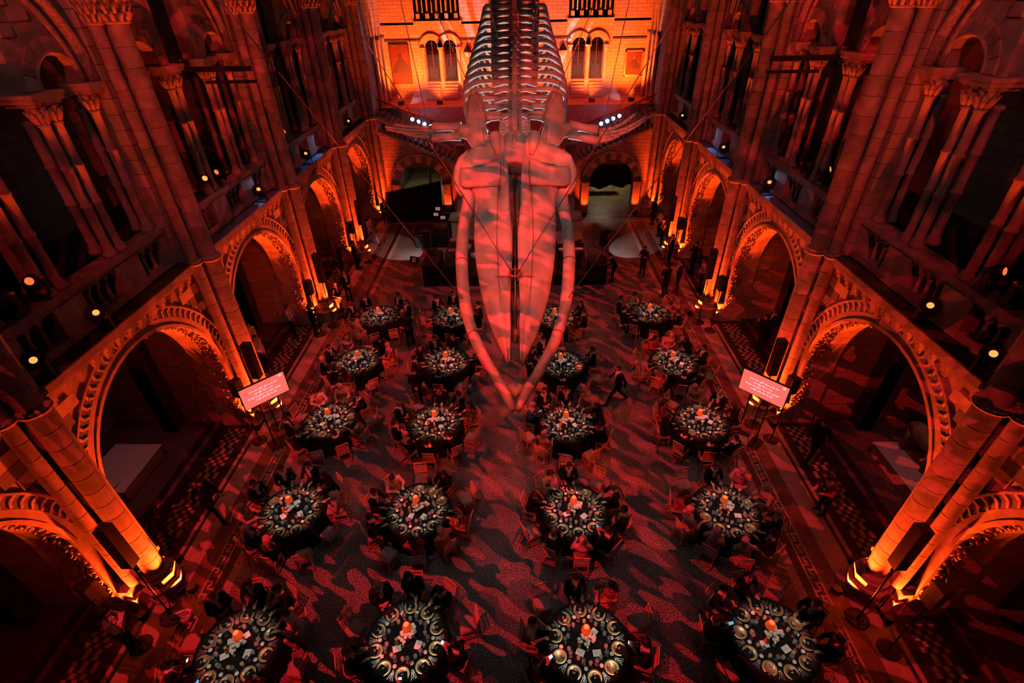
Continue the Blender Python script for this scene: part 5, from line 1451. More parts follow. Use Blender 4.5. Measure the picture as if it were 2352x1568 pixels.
# --- tableware
PLATE = MB().lathe([(.0, .004), (.09, .004), (.10, .008), (.155, .016), (.16, .019), (.156, .021), (.10, .013), (.09, .009), (0, .009)], (0, 0, 0), 28, cap=False).mesh('charger_plate', 'gold')
nk = MB(); nk.loft([[(x, y, z) for x, y in ((-.10 * w, -.165), (.10 * w, -.165), (.10 * w, .02 * w), (.03 * w, .045 * w), (-.03 * w, .045 * w), (-.10 * w, .02 * w))] for w, z in ((1.0, .020), (1.0, .030), (.9, .036))])
NAPKIN = nk.mesh('napkin', 'black_cloth')
NBAND = MB().box(-.022, -.008, -.03, .0, .036, .039).box(.008, .022, -.03, .0, .036, .039).mesh('napkin_band', 'paper')
ROLL = MB().ell((0, 0, .034), (.045, .038, .026), 9, 6).mesh('bread_roll', 'cloth_cream')
FORK = MB().box(-.004, .004, -.1, .045, 0, .003).box(-.012, .012, .04, .055, 0, .003).box(-.012, -.009, .05, .095, 0, .003).box(-.005, -.002, .05, .095, 0, .003).box(.002, .005, .05, .095, 0, .003).box(.009, .012, .05, .095, 0, .003).mesh('fork', 'steel')
KNIFE = MB().box(-.005, .005, -.11, 0, 0, .004).prism([(-.008, 0), (.008, 0), (.008, .07), (.0, .11), (-.008, .105)], lambda u, v, w: (u, v, w), 0, .002).mesh('knife', 'steel')
SPOON = MB().box(-.004, .004, -.1, .05, 0, .003).ell((0, .07, .004), (.018, .026, .004), 8, 4).mesh('spoon', 'steel')
BKNIFE = MB().box(-.004, .004, -.08, 0, 0, .003).box(-.007, .007, 0, .07, 0, .002).mesh('butter_knife', 'steel')
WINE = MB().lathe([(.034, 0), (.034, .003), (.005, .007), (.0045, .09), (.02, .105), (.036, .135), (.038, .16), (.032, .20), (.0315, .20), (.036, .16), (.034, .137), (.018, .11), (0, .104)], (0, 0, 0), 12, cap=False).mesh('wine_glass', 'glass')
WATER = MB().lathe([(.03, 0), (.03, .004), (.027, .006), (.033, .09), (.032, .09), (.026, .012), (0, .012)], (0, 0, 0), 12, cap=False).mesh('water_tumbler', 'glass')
WFILL = MB().lathe([(.025, .013), (.03, .06), (0, .06)], (0, 0, 0), 10, cap=False).mesh('juice', 'juice')
CARD = MB().hexa([(-.055, -.08, 0), (.055, -.08, 0), (.055, .08, 0), (-.055, .08, 0), (-.055, -.08, .0025), (.055, -.08, .0025), (.055, .08, .0025), (-.055, .08, .0025)]).mesh('menu_card', 'paper')
CARDTXT = MB()
for i, w in enumerate((.03, .022, .036, .028, .018)): CARDTXT.box(-w, w, .045 - i * .02, .048 - i * .02, .0025, .0028)
CARDTXT = CARDTXT.mesh('print', 'cushion_dark')
LBASE = MB().lathe([(.05, 0), (.05, .012), (.012, .02), (.009, .24), (.012, .26)], (0, 0, 0), 12).mesh('base', 'gold')
sh = MB(); sh.loft([[(r * (1 + .035 * cos(q * pi / 2 * 1.0 * 2)) * cos(2 * pi * q / 48), r * (1 + .035 * cos(q * pi)) * sin(2 * pi * q / 48), z) for q in range(48)] for r, z in ((.105, .2), (.10, .23), (.088, .29), (.07, .35), (.062, .375))], cap=False)
LSHADE = sh.mesh('lamp_shade', 'shade_red')
LTOP = MB().lathe([(.058, .355), (.0, .357)], (0, 0, 0), 16, cap=False).mesh('diffuser', 'lens_red')
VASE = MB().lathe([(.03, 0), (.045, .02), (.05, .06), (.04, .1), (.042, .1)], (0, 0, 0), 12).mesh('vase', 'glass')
def flower_mesh(seed, m1):
    r = random.Random(seed); mb = MB()
    for i in range(9):
        a = r.uniform(0, 6.28); d = r.uniform(0, .075); z = .13 + r.uniform(-.02, .035) - d * .4
        mb.ell((d * cos(a), d * sin(a), z), (.034, .034, .026), 7, 5)
        for k in range(3): mb.ell((d * cos(a) + .014 * cos(k * 2.1), d * sin(a) + .014 * sin(k * 2.1), z + .014), (.016, .016, .012), 6, 4)
    return mb.mesh('blossoms', m1)
FLW = [flower_mesh(1, 'flower_white'), flower_mesh(2, 'flower_white'), flower_mesh(3, 'flower_pink')]
LEAVES = MB()
for i in range(7):
    a = i * .9; LEAVES.tube([(0, 0, .09), (.06 * cos(a), .06 * sin(a), .12), (.11 * cos(a), .11 * sin(a), .10)], [.008, .016, .004], 4, flat=.3)
LEAVES = LEAVES.mesh('leaves', 'leaf')
CANDLE = MB().lathe([(.022, 0), (.022, .13), (.02, .132), (0, .13)], (0, 0, 0), 12, cap=False).mesh('wax', 'candle_wax')
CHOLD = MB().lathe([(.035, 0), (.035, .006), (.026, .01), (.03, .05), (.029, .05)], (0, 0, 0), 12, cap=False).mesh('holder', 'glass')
FLAME = MB().ell((0, 0, .145), (.006, .006, .013), 6, 5).mesh('flame', 'lens_warm')
CARAFE = MB().lathe([(.045, 0), (.052, .03), (.05, .10), (.028, .15), (.032, .19)], (0, 0, 0), 14).mesh('jug', 'juice')
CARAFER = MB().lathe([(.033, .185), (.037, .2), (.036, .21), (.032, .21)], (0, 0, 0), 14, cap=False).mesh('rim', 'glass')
BOWL = MB().lathe([(.02, 0), (.035, .012), (.045, .035), (.043, .035), (.032, .014), (0, .01)], (0, 0, 0), 14, cap=False).mesh('side_bowl', 'white_china')
ZT = .772
trng = random.Random(5)
PHONES = {(4, 0): ((190, False), (228, False)), (4, 1): ((352, True), (268, False)), (4, 2): ((350, True), (190, True)), (4, 3): ((150, False),), (3, 2): ((318, True),)}
for r in range(5):
    for c in range(4):
        tx, ty = TABLES[r][c]
        T = '%s %s table' % (ROWN[r], COLN[c])
        near = r >= 2
        t = thing('banquet_table', 'round banquet table under floor-length black cloth, %s %s' % (ROWN[r], COLN[c]), 'table', (tx, ty, 0), trng.uniform(0, 1), 'round banquet tables')
        put('tablecloth', CLOTH, t); put('tabletop', TTOP, t)
        for a in range(4): put('leg', TLEG, t, (.45 * cos(a * pi / 2), .45 * sin(a * pi / 2), 0))
        off = {(4, 0): 12, (4, 1): 5, (4, 2): 12, (4, 3): 14}.get((r, c), trng.uniform(-12, 12))
        people = list(GUESTS[r, c]); 
        seats = []
        for i in range(10):
            phi = (90 - 36 * i + off * .6) % 360
            seats.append([phi, None, HOURS[(0, 1, 2, 4, 5, 6, 7, 8, 10, 11)[i]]])
        for ang, outf in people:
            best = min((s for s in seats if s[1] is None), key=lambda s: abs((s[0] - ang + 180) % 360 - 180))
            best[1] = outf
            if outf in ('phone',): best.append('phone')
        for i, s in enumerate(seats):
            phi, outf, hr = s[0], s[1], s[2]
            a = radians(phi); hour = hr + "-o'clock"
            pull = trng.uniform(-.02, .05) if outf else trng.uniform(.0, .16)
            rho = 1.27 + pull; rot = a + pi / 2 + (trng.uniform(-.12, .12) if outf else trng.uniform(-.5, .5))
            cx_, cy_ = tx + rho * cos(a), ty + rho * sin(a)
            chair((cx_, cy_, 0), rot, "%s wooden ballroom chair at %s of the %s" % ('occupied' if outf else 'empty', hour, T), 'ballroom chairs round the tables', near)
            if outf:
                poses = OUT[outf][0]
                pose = poses[trng.randrange(len(poses))]
                bx, by = cx_, cy_
                person('seat', pose, outf, (bx, by, -.005), rot, "person %s at %s of the %s" % (OUT[outf][6], hour, T), 'seated dinner guests', phone=pose == 'phone' or None)
                if pose == 'phone':
                    f = Vector((-sin(rot), cos(rot)))
                    dark_ph = r < 3
                    hand_phone((bx + f.x * .36, by + f.y * .36, 1.015), (radians(38), 0, rot), "lit smartphone held at %s of the %s" % (hour, T), i % 2 == 0)
            # place setting
            pr = trng.uniform(.69, .72); u = Vector((cos(a), sin(a))); v = Vector((-sin(a), cos(a)))
            W_ = lambda rad, tan: (tx + u.x * rad + v.x * tan, ty + u.y * rad + v.y * tan)
            at = "at %s of the %s" % (hour, T)
            rz = a + pi / 2
            x, y = W_(pr, 0)
            tag(put('charger_plate', PLATE, None, (x, y, ZT), rz), 'round gold charger plate ' + at, 'plate', 'gold charger plates')
            gone = trng.random() < .22
            nd = (v * .2 + u * .0) if gone else Vector((0, 0))
            nkt = put('napkin', NAPKIN, None, (x + u.x * .13, y + u.y * .13, ZT - .012) if gone else (x, y, ZT), rz + trng.uniform(-.35, .35), (.8, .5, 1) if gone else None); tag(nkt, 'black folded napkin on a plate ' + at, 'napkin', 'black napkins')
            if r >= 3: put('napkin_band', NBAND, nkt)
            x2, y2 = W_(pr - .06, trng.uniform(-.03, .03)); 
            if r >= 1: tag(put('bread_roll', ROLL, None, (x2, y2, ZT + .003), rz), 'small pale bread roll ' + at, 'bread', 'bread rolls on the plates')
            for nm, me, tan, lab in (('fork', FORK, .20, 'long steel fork '), ('spoon', SPOON, .235, 'long steel spoon '), ('knife', KNIFE, -.20, 'long steel knife '), ('butter_knife', BKNIFE, -.235, 'short steel butter knife ')):
                x, y = W_(pr + .02, -tan); tag(put(nm, me, None, (x, y, ZT + .001), rz + trng.uniform(-.06, .06)), lab + at, nm.replace('_', ' '), 'steel ' + nm.replace('_', ' ') + 's')
            x, y = W_(.47 + trng.uniform(-.02, .02), .10); tag(put('wine_glass', WINE, None, (x, y, ZT + .001), rz, (1.25, 1.25, 1.1)), 'stemmed wine glass ' + at, 'wine glass', 'stemmed wine glasses')
            if r >= 1:
                x, y = W_(.55 + trng.uniform(-.03, .03), -.17 + trng.uniform(-.03, .03)); tag(put('side_bowl', BOWL, None, (x, y, ZT + .001), rz), 'small white side bowl ' + at, 'bowl', 'white side bowls')
            x, y = W_(.44 + trng.uniform(-.03, .02), -.03)
            g = put('water_tumbler', WATER, None, (x, y, ZT + .001), rz, (1.25, 1.25, 1.1)); jui = trng.random() < .3
            tag(g, ('orange juice tumbler ' if jui else 'clear water tumbler ') + at, 'tumbler', 'drink tumblers')
            if jui: put('juice', WFILL, g)
        # centrepieces
        lp = thing('table_lamp', 'small lamp with glowing red pleated shade on the ' + T, 'lamp', (tx - .04 + trng.uniform(-.05, .05), ty + .16, ZT), trng.uniform(0, 3), 'red table lamps')
        put('base', LBASE, lp); put('lamp_shade', LSHADE, lp); put('diffuser', LTOP, lp)
        for i, (dx, dy) in enumerate(((-.02, -.02), (.10, .06), (-.10, .04))):
            f = thing('flower_vase', '%s posy in a glass vase %s on the %s' % (('cream', 'white', 'blush pink')[i], ('at the centre', 'right of the lamp', 'left of the lamp')[i], T), 'flowers', (tx + dx + trng.uniform(-.02, .02), ty + dy, ZT), trng.uniform(0, 6), 'table posies')
            put('vase', VASE, f); put('blossoms', FLW[(i + r) % 3 if i == 2 else i % 2], f, (0, 0, 0), 0, (1.35, 1.35, 1.1)); put('leaves', LEAVES, f)
        for i in range(3):
            a = (210, 330, 60)[i] + trng.uniform(-25, 25); d = .27 + .03 * (i % 2)
            k = put('menu_card', CARD, None, (tx + d * cos(radians(a)), ty + d * sin(radians(a)) , ZT + .001), trng.uniform(0, 3.1), (1.3, 1.15, 1)); tag(k, 'white menu card %s on the %s' % (('lying near left', 'lying near right', 'lying far right')[i], T), 'menu card', 'menu cards')
            put('print', CARDTXT, k)
        for i in range(2):
            a = (250, 20)[i] + trng.uniform(-20, 20)
            k = thing('candle', 'white candle %s of the %s' % (('on the near side', 'on the right side')[i], T), 'candle', (tx + .16 * cos(radians(a)), ty + .16 * sin(radians(a)), ZT), 0, 'white table candles')
            put('holder', CHOLD, k); put('wax', CANDLE, k); put('flame', FLAME, k)
        k = thing('juice_carafe', 'orange juice carafe on the ' + T, 'carafe', (tx - .2 + trng.uniform(-.05, .05), ty - .08, ZT), 0, 'orange carafes')
        put('jug', CARAFE, k); put('rim', CARAFER, k)

# ================================================================== EVENT KIT ALONG THE ARCADES
for sx in (-1, 1):
    for k in (1, 2, 3, 4):
        y = PIERS[k]; w = 'at the %s pier from the gallery, %s side' % (ORD[k], NAME[sx])
        t = thing('column_loudspeaker', 'tall black column loudspeaker on a pole ' + w, 'loudspeaker', (sx * 8.52, y - .72, 0), 0, 'column loudspeakers')
        MB().lathe([(.27, 0), (.27, .02), (.25, .025)], (0, 0, 0), 20).build('base', 'black_matte', t)
        MB().tube([(0, 0, .02), (0, 0, 2.3)], .02, 8).build('pole', 'black_matte', t)
        MB().box(-.13, .13, -.12, .14, 2.3, 3.65).build('cabinet', 'black_matte', t)
        MB().box(-.115, .115, -.125, -.12, 2.34, 3.61).build('grille', 'grille', t)
        t = thing('pole_loudspeaker', 'boxy black loudspeaker on a round-based stand ' + w, 'loudspeaker', (sx * 8.86, y - 1.42, 0), radians(20) * sx, 'stand loudspeakers')
        MB().lathe([(.25, 0), (.25, .02), (.23, .025)], (0, 0, 0), 20).build('base', 'black_matte', t)
        MB().tube([(0, 0, .02), (0, 0, 2.1)], .018, 8).build('pole', 'black_matte', t)
        MB().prism([(-.17, -.13), (.17, -.13), (.1, .17), (-.1, .17)], lambda u, v, q: (u, v, q), 2.1, 2.72).build('cabinet', 'black_matte', t)
        MB().box(-.15, .15, -.138, -.13, 2.13, 2.69).build('grille', 'grille', t)
    # video screens
    ax, ay, bx, by = sx * 7.5, 12.8, sx * 8.5, 11.78
    mx_, my_ = (ax + bx) / 2, (ay + by) / 2
    t = thing('video_screen', 'coral red caption screen on a stand, %s side of the hall' % NAME[sx], 'screen', (mx_, my_, 0), atan2(by - ay, bx - ax) if sx > 0 else atan2(ay - by, ax - bx), 'caption screens')
    MB().box(-.74, .74, .0, .06, 1.86, 2.70).build('housing', 'black_matte', t)
    sc = MB().box(-.715, .715, -.006, .001, 1.885, 2.675).build('panel', 'screen_coral', t)
    rl = random.Random(3)
    for li, (x0, x1, z) in enumerate(((-.46, .44, 2.45), (-.28, .27, 2.33), (-.46, .50, 2.21), (-.28, .34, 2.09))):
        mb = MB(); x = x1
        while x > x0:                      # cursive words, right to left
            wl = rl.uniform(.09, .17); n = int(wl / .022)
            pts = []
            for i in range(n + 1):
                pts.append((x - i * .022, -.011, z + .016 * sin(i * 1.9 + li) + (.03 if rl.random() < .16 else 0)))
            mb.tube(pts, .0075, 4)
            for _ in range(max(1, n // 3)):
                dx = rl.uniform(.01, wl - .01); mb.box(x - dx - .006, x - dx + .006, -.013, -.009, z + rl.choice((-.04, .042)), z + rl.choice((-.03, .052)))
            x -= wl + .02
        mb.build('caption_line', 'screen_text', t)
    mb = MB(); mb.tube([(.58 + .045 * cos(i * pi / 9), -.01, 2.6 + .045 * sin(i * pi / 9)) for i in range(19)], .005, 4, cap=False); mb.prism([(.56, 2.58), (.60, 2.58), (.585, 2.625), (.575, 2.625)], lambda u, v, q: (u, q, v), -.013, -.008)
    mb.build('round_emblem', 'screen_text', t)
    MB().tube([(-.3, .04, .03), (-.3, .04, 1.9)], .022, 8).tube([(.3, .04, .03), (.3, .04, 1.9)], .022, 8).build('stand_pole', 'black_matte', t)
    MB().box(-.5, .5, -.25, .3, 0, .03).build('foot_plate', 'black_matte', t)
# warm par cans standing on the ledge, and their glow
par = MB().lathe([(.12, -.26), (.18, -.12), (.20, .08), (.21, .09)], (0, 0, 0), 14).mesh('can', 'black_matte')
plens = MB().lathe([(.19, .075), (.14, .088), (0, .092)], (0, 0, 0), 14, cap=False).mesh('lens', 'lens_warm')
for sx in (-1, 1):
    for i, y in enumerate((7.9, 9.7, 18.4, 23.4, 30.3)):
        t = thing('par_can', 'par can with glowing amber lens on the %s ledge, %s from the near end' % (NAME[sx], ORD[i]), 'stage light', (sx * 9.42, y, 6.42), 0, 'par cans on the ledges')
        for nm, me in (('can', par), ('lens', plens)):
            o = put(nm, me, t, (0, 0, .42)); o.rotation_euler = (radians(50), 0, radians(-35 * sx))
        MB().box(-.23, -.21, -.02, .02, .03, .45).box(.21, .23, -.02, .02, .03, .45).box(-.23, .23, -.1, .1, 0, .03).build('yoke', 'black_matte', t)
    for i, (y, z) in enumerate(((8.4, 7.6), (9.1, 7.6), (15.9, 7.6), (16.5, 7.6), (22.2, 7.6))):
        t = thing('moving_head_light', 'black moving-head light on the %s gallery rail, %s from the near end' % (NAME[sx], ORD[i]), 'stage light', (sx * 9.75, y, z), radians(25 * i), 'moving heads on the gallery rail')
        MB().box(-.16, .16, -.14, .14, 0, .12).build('base', 'black_gloss', t)
        MB().prism([(-.19, .12), (.19, .12), (.19, .42), (.14, .42), (.14, .16), (-.14, .16), (-.14, .42), (-.19, .42)], lambda u, v, q: (u, q, v), -.07, .07).build('yoke', 'black_gloss', t)
        o = MB().lathe([(.08, -.18), (.13, -.1), (.14, .12), (.12, .18)], (0, 0, 0), 12).build('head', 'black_gloss', t, (0, 0, .42)); o.rotation_euler = (radians(70), 0, 0)
        o = MB().lathe([(.11, .17), (.06, .187), (0, .19)], (0, 0, 0), 12, cap=False).build('lens', 'lens_red' if i != 2 else 'lens_warm', t, (0, 0, .42)); o.rotation_euler = (radians(70), 0, 0)
    # lighting boom reaching out from the gallery
    t = thing('lighting_boom', 'black lighting boom with twin bars reaching out from the %s gallery' % NAME[sx], 'boom', (sx * 9.8, 17.2, 7.6))
    MB().tube([(0, 0, 0), (0, 0, 3.4)], .045, 8).build('mast', 'black_matte', t)
    x0, x1 = sorted((sx * .2, sx * -2.0)); MB().box(x0, x1, -.16, -.06, 3.3, 3.44).build('arm', 'black_matte', t)
    x0, x1 = sorted((sx * -.5, sx * -2.05)); MB().box(x0, x1, -.18, -.08, 2.98, 3.06).build('lower_arm', 'black_matte', t)
    MB().tube([(sx * -.1, -.1, 3.4), (sx * .1, -.1, 4.0)], .012, 6).tube([(sx * -.1, -.1, 3.42), (sx * .5, -.1, 3.55)], .012, 6).build('stay', 'black_matte', t)
    # emergency sign in the second bay
    t = thing('exit_sign', 'small glowing white sign box inside the arcade bay, %s side' % NAME[sx], 'sign', (sx * 10.7, 14.25, 3.3))
    MB().box(-.12, .12, -.05, .05, 0, .3).build('box', 'white_laminate', t); MB().box(-.10, .10, -.056, -.05, .02, .28).build('face', 'exit_light', t)
    # low white plinth in the second bay
    t = thing('display_plinth', 'low white display plinth in the %s side bay' % NAME[sx], 'plinth', (sx * 12.6, 10.7, 0))
    MB().box(-.75, .75, -.95, .95, 0, .42).build('body', 'white_laminate', t); MB().box(-.8, .8, -1.0, 1.0, .42, .46).build('top', 'white_laminate', t)
    MB().box(-.15 - sx * .3, .15 - sx * .3, -.85, -.55, .46, .5).build('caption_block', 'white_laminate', t)
# dark mounted specimen on the right plinth
t = thing('mounted_specimen', 'dark mounted animal specimen standing on the right plinth', 'specimen', (12.7, 10.9, .46))
mb = MB(); mb.loft([[(.26 * w * cos(q * pi / 6), y, .85 + .3 * w * sin(q * pi / 6) + dz) for q in range(12)] for (y, w, dz) in ((-.75, .35, .25), (-.55, .8, .12), (-.1, 1.0, 0), (.35, 1.05, 0), (.65, .7, .02), (.75, .2, .05))])
mb.tube([(0, -.6, 1.05), (0, -.85, 1.25), (0, -1.05, 1.2)], [.17, .15, .1], 8)
for x, y in ((-.15, -.45), (.15, -.45), (-.15, .5), (.15, .5)): mb.tube([(x, y, .75), (x, y + .04, .38), (x, y, 0)], [.12, .08, .07], 8)
mb.build('body', 'bone_dark', t)
MB().tube([(0, .72, .95), (0, .9, .7), (0, .92, .4)], [.04, .025, .015], 6).build('tail', 'bone_dark', t)

# ================================================================== STAGE AND BACKSTAGE
t = thing('stage_platform', 'low black stage platform before the staircase', 'stage', (0, 25.6, 0))
MB().box(-3.95, 3.9, -2.2, 2.4, .06, .6).build('deck', 'black_matte', t)
for i in range(5): MB().box(-3.95 + i * 1.57, -3.95 + (i + 1) * 1.57 - .012, -2.215, -2.2, 0, .6).build('fascia_panel', 'black_cloth', t)
t = thing('stage_block', 'tall black cloth-covered block at the left end of the stage', 'stage block', (-4.4, 24.4, 0)); MB().box(-.42, .42, -1.0, 1.0, 0, 1.15).build('cover', 'black_cloth', t); MB().box(-.4, .4, -.98, .98, 1.15, 1.17).build('top', 'black_matte', t)
t = thing('lectern_table', 'tall black draped table at the right end of the stage', 'table', (4.32, 24.0, 0)); MB().box(-.45, .45, -.6, .6, 0, 1.08).build('cover', 'black_cloth', t); MB().box(-.46, .46, -.61, .61, 1.08, 1.1).build('top', 'black_matte', t)
t = thing('microphone', 'thin gooseneck microphone on the black draped table', 'microphone', (4.2, 24.1, 1.1)); MB().tube([(0, 0, 0), (0, .02, .2), (.08, 0, .33), (.16, -.02, .36)], .008, 6).build('neck', 'black_matte', t); MB().ell((.18, -.02, .36), (.035, .02, .02), 8, 5).build('capsule', 'black_matte', t); MB().lathe([(.05, 0), (.04, .02)], (0, 0, 0), 10).build('base', 'black_matte', t)
for sx, nm in ((-1, 'left'), (1, 'right')):
    t = thing('stage_loudspeaker', 'slim black loudspeaker on a pole at the %s end of the stage' % nm, 'loudspeaker', (sx * 4.85, 25.75, 0))
    MB().tube([(0, 0, 0), (0, 0, 1.2)], .025, 8).build('pole', 'black_matte', t)
    MB().prism([(-.17, -.2), (.17, -.2), (.2, .2), (-.2, .2)], lambda u, v, q: (u, v, q), 1.2, 2.15).build('cabinet', 'black_matte', t)
    MB().box(-sx * .21 - .01, -sx * .21 + .01, -.17, .18, 1.22, 2.12).build('blue_lit_side', 'steel_blue', t)  # blue stage light on the cabinet side, painted as a thin sheet
    MB().lathe([(.25, 0), (.25, .02)], (0, 0, 0), 14).build('base', 'black_matte', t)
for sx, nm in ((-1, 'left'), (1, 'right')):
    t = thing('work_light', 'small work light on a stand behind the %s stage loudspeaker' % nm, 'work light', (sx * 5.15, 26.25, 0))
    MB().tube([(0, 0, 0), (0, 0, 1.7)], .018, 6).build('pole', 'black_matte', t); MB().box(-.1, .1, -.06, .06, 1.7, 1.86).build('head', 'black_matte', t); MB().lathe([(.2, 0), (.2, .02)], (0, 0, 0), 12).build('base', 'black_matte', t)
    L = spot('work_beam', (sx * 5.3, 26.35, 1.75), (sx * 6.7, 27.7, 0), 150, (1.0, .9, .78), 52, .12, .03); L.parent = t; L.location = (sx * .15, .1, 1.78)
t = thing('music_stand', 'black folding music stand left of the stage', 'music stand', (-5.35, 24.0, 0), radians(-20))
o = MB().box(-.26, .26, -.01, .01, 0, .36).box(-.26, .26, -.05, .01, -.01, .01).build('desk', 'black_matte', t, (0, 0, 1.05)); o.rotation_euler = (radians(-30), 0, 0)
MB().tube([(0, 0, .3), (0, 0, 1.15)], .013, 6).build('pole', 'black_matte', t)
for i in range(3): MB().tube([(0, 0, .35), (.3 * cos(i * 2.09), .3 * sin(i * 2.09), 0)], .01, 6).build('leg', 'black_matte', t)
o = MB().box(-.1, .1, -.022, -.012, .05, .3).build('sheet', 'paper', t, (0, 0, 1.05)); o.rotation_euler = (radians(-30), 0, 0)
# drums
t = thing('drum_kit', 'drum kit with chrome hardware on the left of the stage', 'drum kit', (-2.75, 25.1, .6))
MB().lathe([(.2, .45), (.2, .62), (.0, .62)], (-.35, -.2, 0), 16, cap=False).build('snare', 'chrome', t)
o = MB().lathe([(.3, -.2), (.3, .2)], (0, 0, 0), 20).build('bass_drum', 'chrome', t, (0, .1, .32)); o.rotation_euler = (radians(90), 0, 0)
for i, (x, y, z) in enumerate(((-.2, .1, .68), (.2, .1, .68), (.5, -.2, .3))): MB().lathe([(.17, 0), (.17, .25)], (x, y, z), 16).build('tom', 'white_laminate', t)
for i, (x, y, z) in enumerate(((-.55, .3, 1.15), (.55, .35, 1.2), (-.6, -.35, .85))):
    MB().lathe([(.24, z), (.05, z + .03), (.0, z + .05)], (x, y, 0), 18, cap=False).build('cymbal', 'gold', t); MB().tube([(x, y, 0), (x, y, z + .04)], .012, 6).build('cymbal_stand', 'chrome', t)
t = thing('studio_light_dish', 'round pale dish on a stand behind the drums', 'dish', (-2.95, 26.6, .6)); MB().lathe([(.05, 1.0), (.25, 1.05), (.33, 1.18)], (0, 0, 0), 18, cap=False).build('dish', 'steel_blue', t); MB().tube([(0, 0, 0), (0, 0, 1.05)], .015, 6).build('stand', 'chrome', t)
t = thing('floor_monitor', 'wedge-shaped black floor monitor on the stage', 'monitor', (-3.3, 23.9, .6)); MB().prism([(-.2, 0), (.2, 0), (.2, .1), (-.05, .34), (-.2, .34)], lambda u, v, q: (q, u, v), -.28, .28).build('cabinet', 'black_matte', t); MB().prism([(.19, .105), (-.04, .335), (-.035, .345), (.2, .115)], lambda u, v, q: (q, u, v), -.25, .25).build('grille', 'grille', t)
# grand piano
t = thing('grand_piano', 'glossy black grand piano with raised lid on the right of the stage', 'piano', (3.0, 25.9, .6))
pf = [(-.72, -.8), (.72, -.8), (.72, .2), (.6, .6), (.25, .95), (-.2, 1.0), (-.6, .85), (-.72, .5)]
MB().prism(pf, lambda u, v, q: (u, v, q), .62, .98).build('case', 'black_gloss', t)
o = MB().prism(pf, lambda u, v, q: (u, v, q), 0, .03).build('lid', 'black_gloss', t, (0, 0, 1.0)); o.rotation_euler = (0, radians(-22), 0)
MB().prism([(a * .88, b * .86) for a, b in pf], lambda u, v, q: (u, v, q), .98, .985).build('soundboard', 'steel_blue', t)
MB().box(-.66, .66, -.95, -.78, .66, .74).build('keyboard', 'paper', t)
for x, y in ((-.6, -.6), (.6, -.6), (0, .75)): MB().tube([(x, y, 0), (x, y, .62)], [.05, .07], 8).build('leg', 'black_gloss', t)
# backstage: drape, flight cases, production desk
t = thing('black_drape', 'tall black drape hung across the left end doorway', 'drape', (-6.8, 32.7, 0), radians(10))
dr = []
for j in range(2):
    dr.append([(-1.75 + 3.6 * q / 60, .05 * sin(q * 1.1) + (.03 if j else 0), 2.05 + .5 * q / 60 if j == 0 else .0) for q in range(61)])
mb = MB(); mb.loft([[(x, y, 0) for x, y, z in dr[0]], [(x, y * 1.1, z) for x, y, z in dr[0]], [(x, y * 1.1 + .03, z) for x, y, z in dr[0]], [(x, y + .03, 0) for x, y, z in dr[0]]], close=False, cap=False); mb.build('curtain', 'black_cloth', t)
MB().tube([(-1.8, .1, 2.05), (1.85, .1, 2.55)], .02, 6).build('rail', 'black_matte', t); MB().tube([(-1.8, .1, 0), (-1.8, .1, 2.06)], .02, 6).tube([(1.85, .1, 0), (1.85, .1, 2.56)], .03, 6).build('upright', 'cloth_cream', t)
for i, (x0, x1, y0, y1, h, lab) in enumerate(((-6.1, -5.0, 28.3, 29.5, 1.0, 'wide black flight case beside the stage, outer one'), (-4.98, -4.05, 28.3, 29.5, 1.15, 'black flight case next to the stair pedestal'))):
    t = thing('flight_case', lab, 'case', ((x0 + x1) / 2, (y0 + y1) / 2, 0)); a, b = (x1 - x0) / 2 - .01, (y1 - y0) / 2
    MB().box(-a, a, -b, b, 0, h * .8).build('body', 'case_blue' if i == 0 else 'black_matte', t); MB().box(-a, a, -b, b, h * .81, h).build('lid', 'black_matte', t)
    MB().box(-a - .006, a + .006, -b - .006, b + .006, h * .78, h * .81).build('edge_strip', 'steel', t)
t = thing('mixing_desk', 'cluttered mixing desk with small lit displays on the flight case', 'mixing desk', (-4.5, 28.9, 1.15))
o = MB().box(-.45, .4, -.3, .3, 0, .1).build('console', 'steel', t)
for i in range(12): MB().box(-.4 + i * .065, -.37 + i * .065, -.25, .2, .1, .115).build('fader_strip', 'black_matte', t)
for i, (x, z) in enumerate(((-.3, .55), (-.15, .9), (.1, .35))): MB().box(x - .14, x + .14, .2, .24, z, z + .18).build('display', 'lit_display', t); MB().tube([(x, .22, .1), (x, .22, z)], .012, 6).build('display_stand', 'black_matte', t)
t = thing('equipment_rack', 'tall dark equipment rack behind the mixing desk', 'rack', (-4.35, 30.6, 0))
MB().box(-.4, .4, -.4, .4, 0, 1.7).build('cabinet', 'black_matte', t)
for i in range(7): MB().box(-.36, .36, -.42, -.4, .2 + i * .2, .36 + i * .2).build('rack_unit', 'grille' if i % 2 else 'steel_blue', t)
# drape in the right doorway and things in the passages
t = thing('black_drape', 'black drape hanging in the head of the right end doorway', 'drape', (6.4, 34.9, 0))
mb = MB(); pts = [(-1.6 + 3.2 * q / 40, .06 * sin(q * .9), 1.35 + .12 * sin(q * .35) + .18 * q / 40) for q in range(41)]
mb.loft([[(x, y, 3.3) for x, y, z in pts], pts, [(x, y + .03, z) for x, y, z in pts], [(x, y + .03, 3.3) for x, y, z in pts]], close=False, cap=False); mb.build('curtain', 'black_cloth', t); MB().tube([(-1.65, 0, 3.05), (1.65, 0, 3.05)], .02, 6).build('rail', 'black_matte', t)
t = thing('trestle_table', 'white trestle table in the passage behind the right doorway', 'table', (6.5, 38.0, 0)); MB().box(-1.0, 1.0, -.4, .4, .7, .74).build('top', 'white_laminate', t)
for x in (-.9, .9):
    for y in (-.32, .32): MB().tube([(x, y, 0), (x, y, .7)], .018, 6).build('leg', 'steel', t)
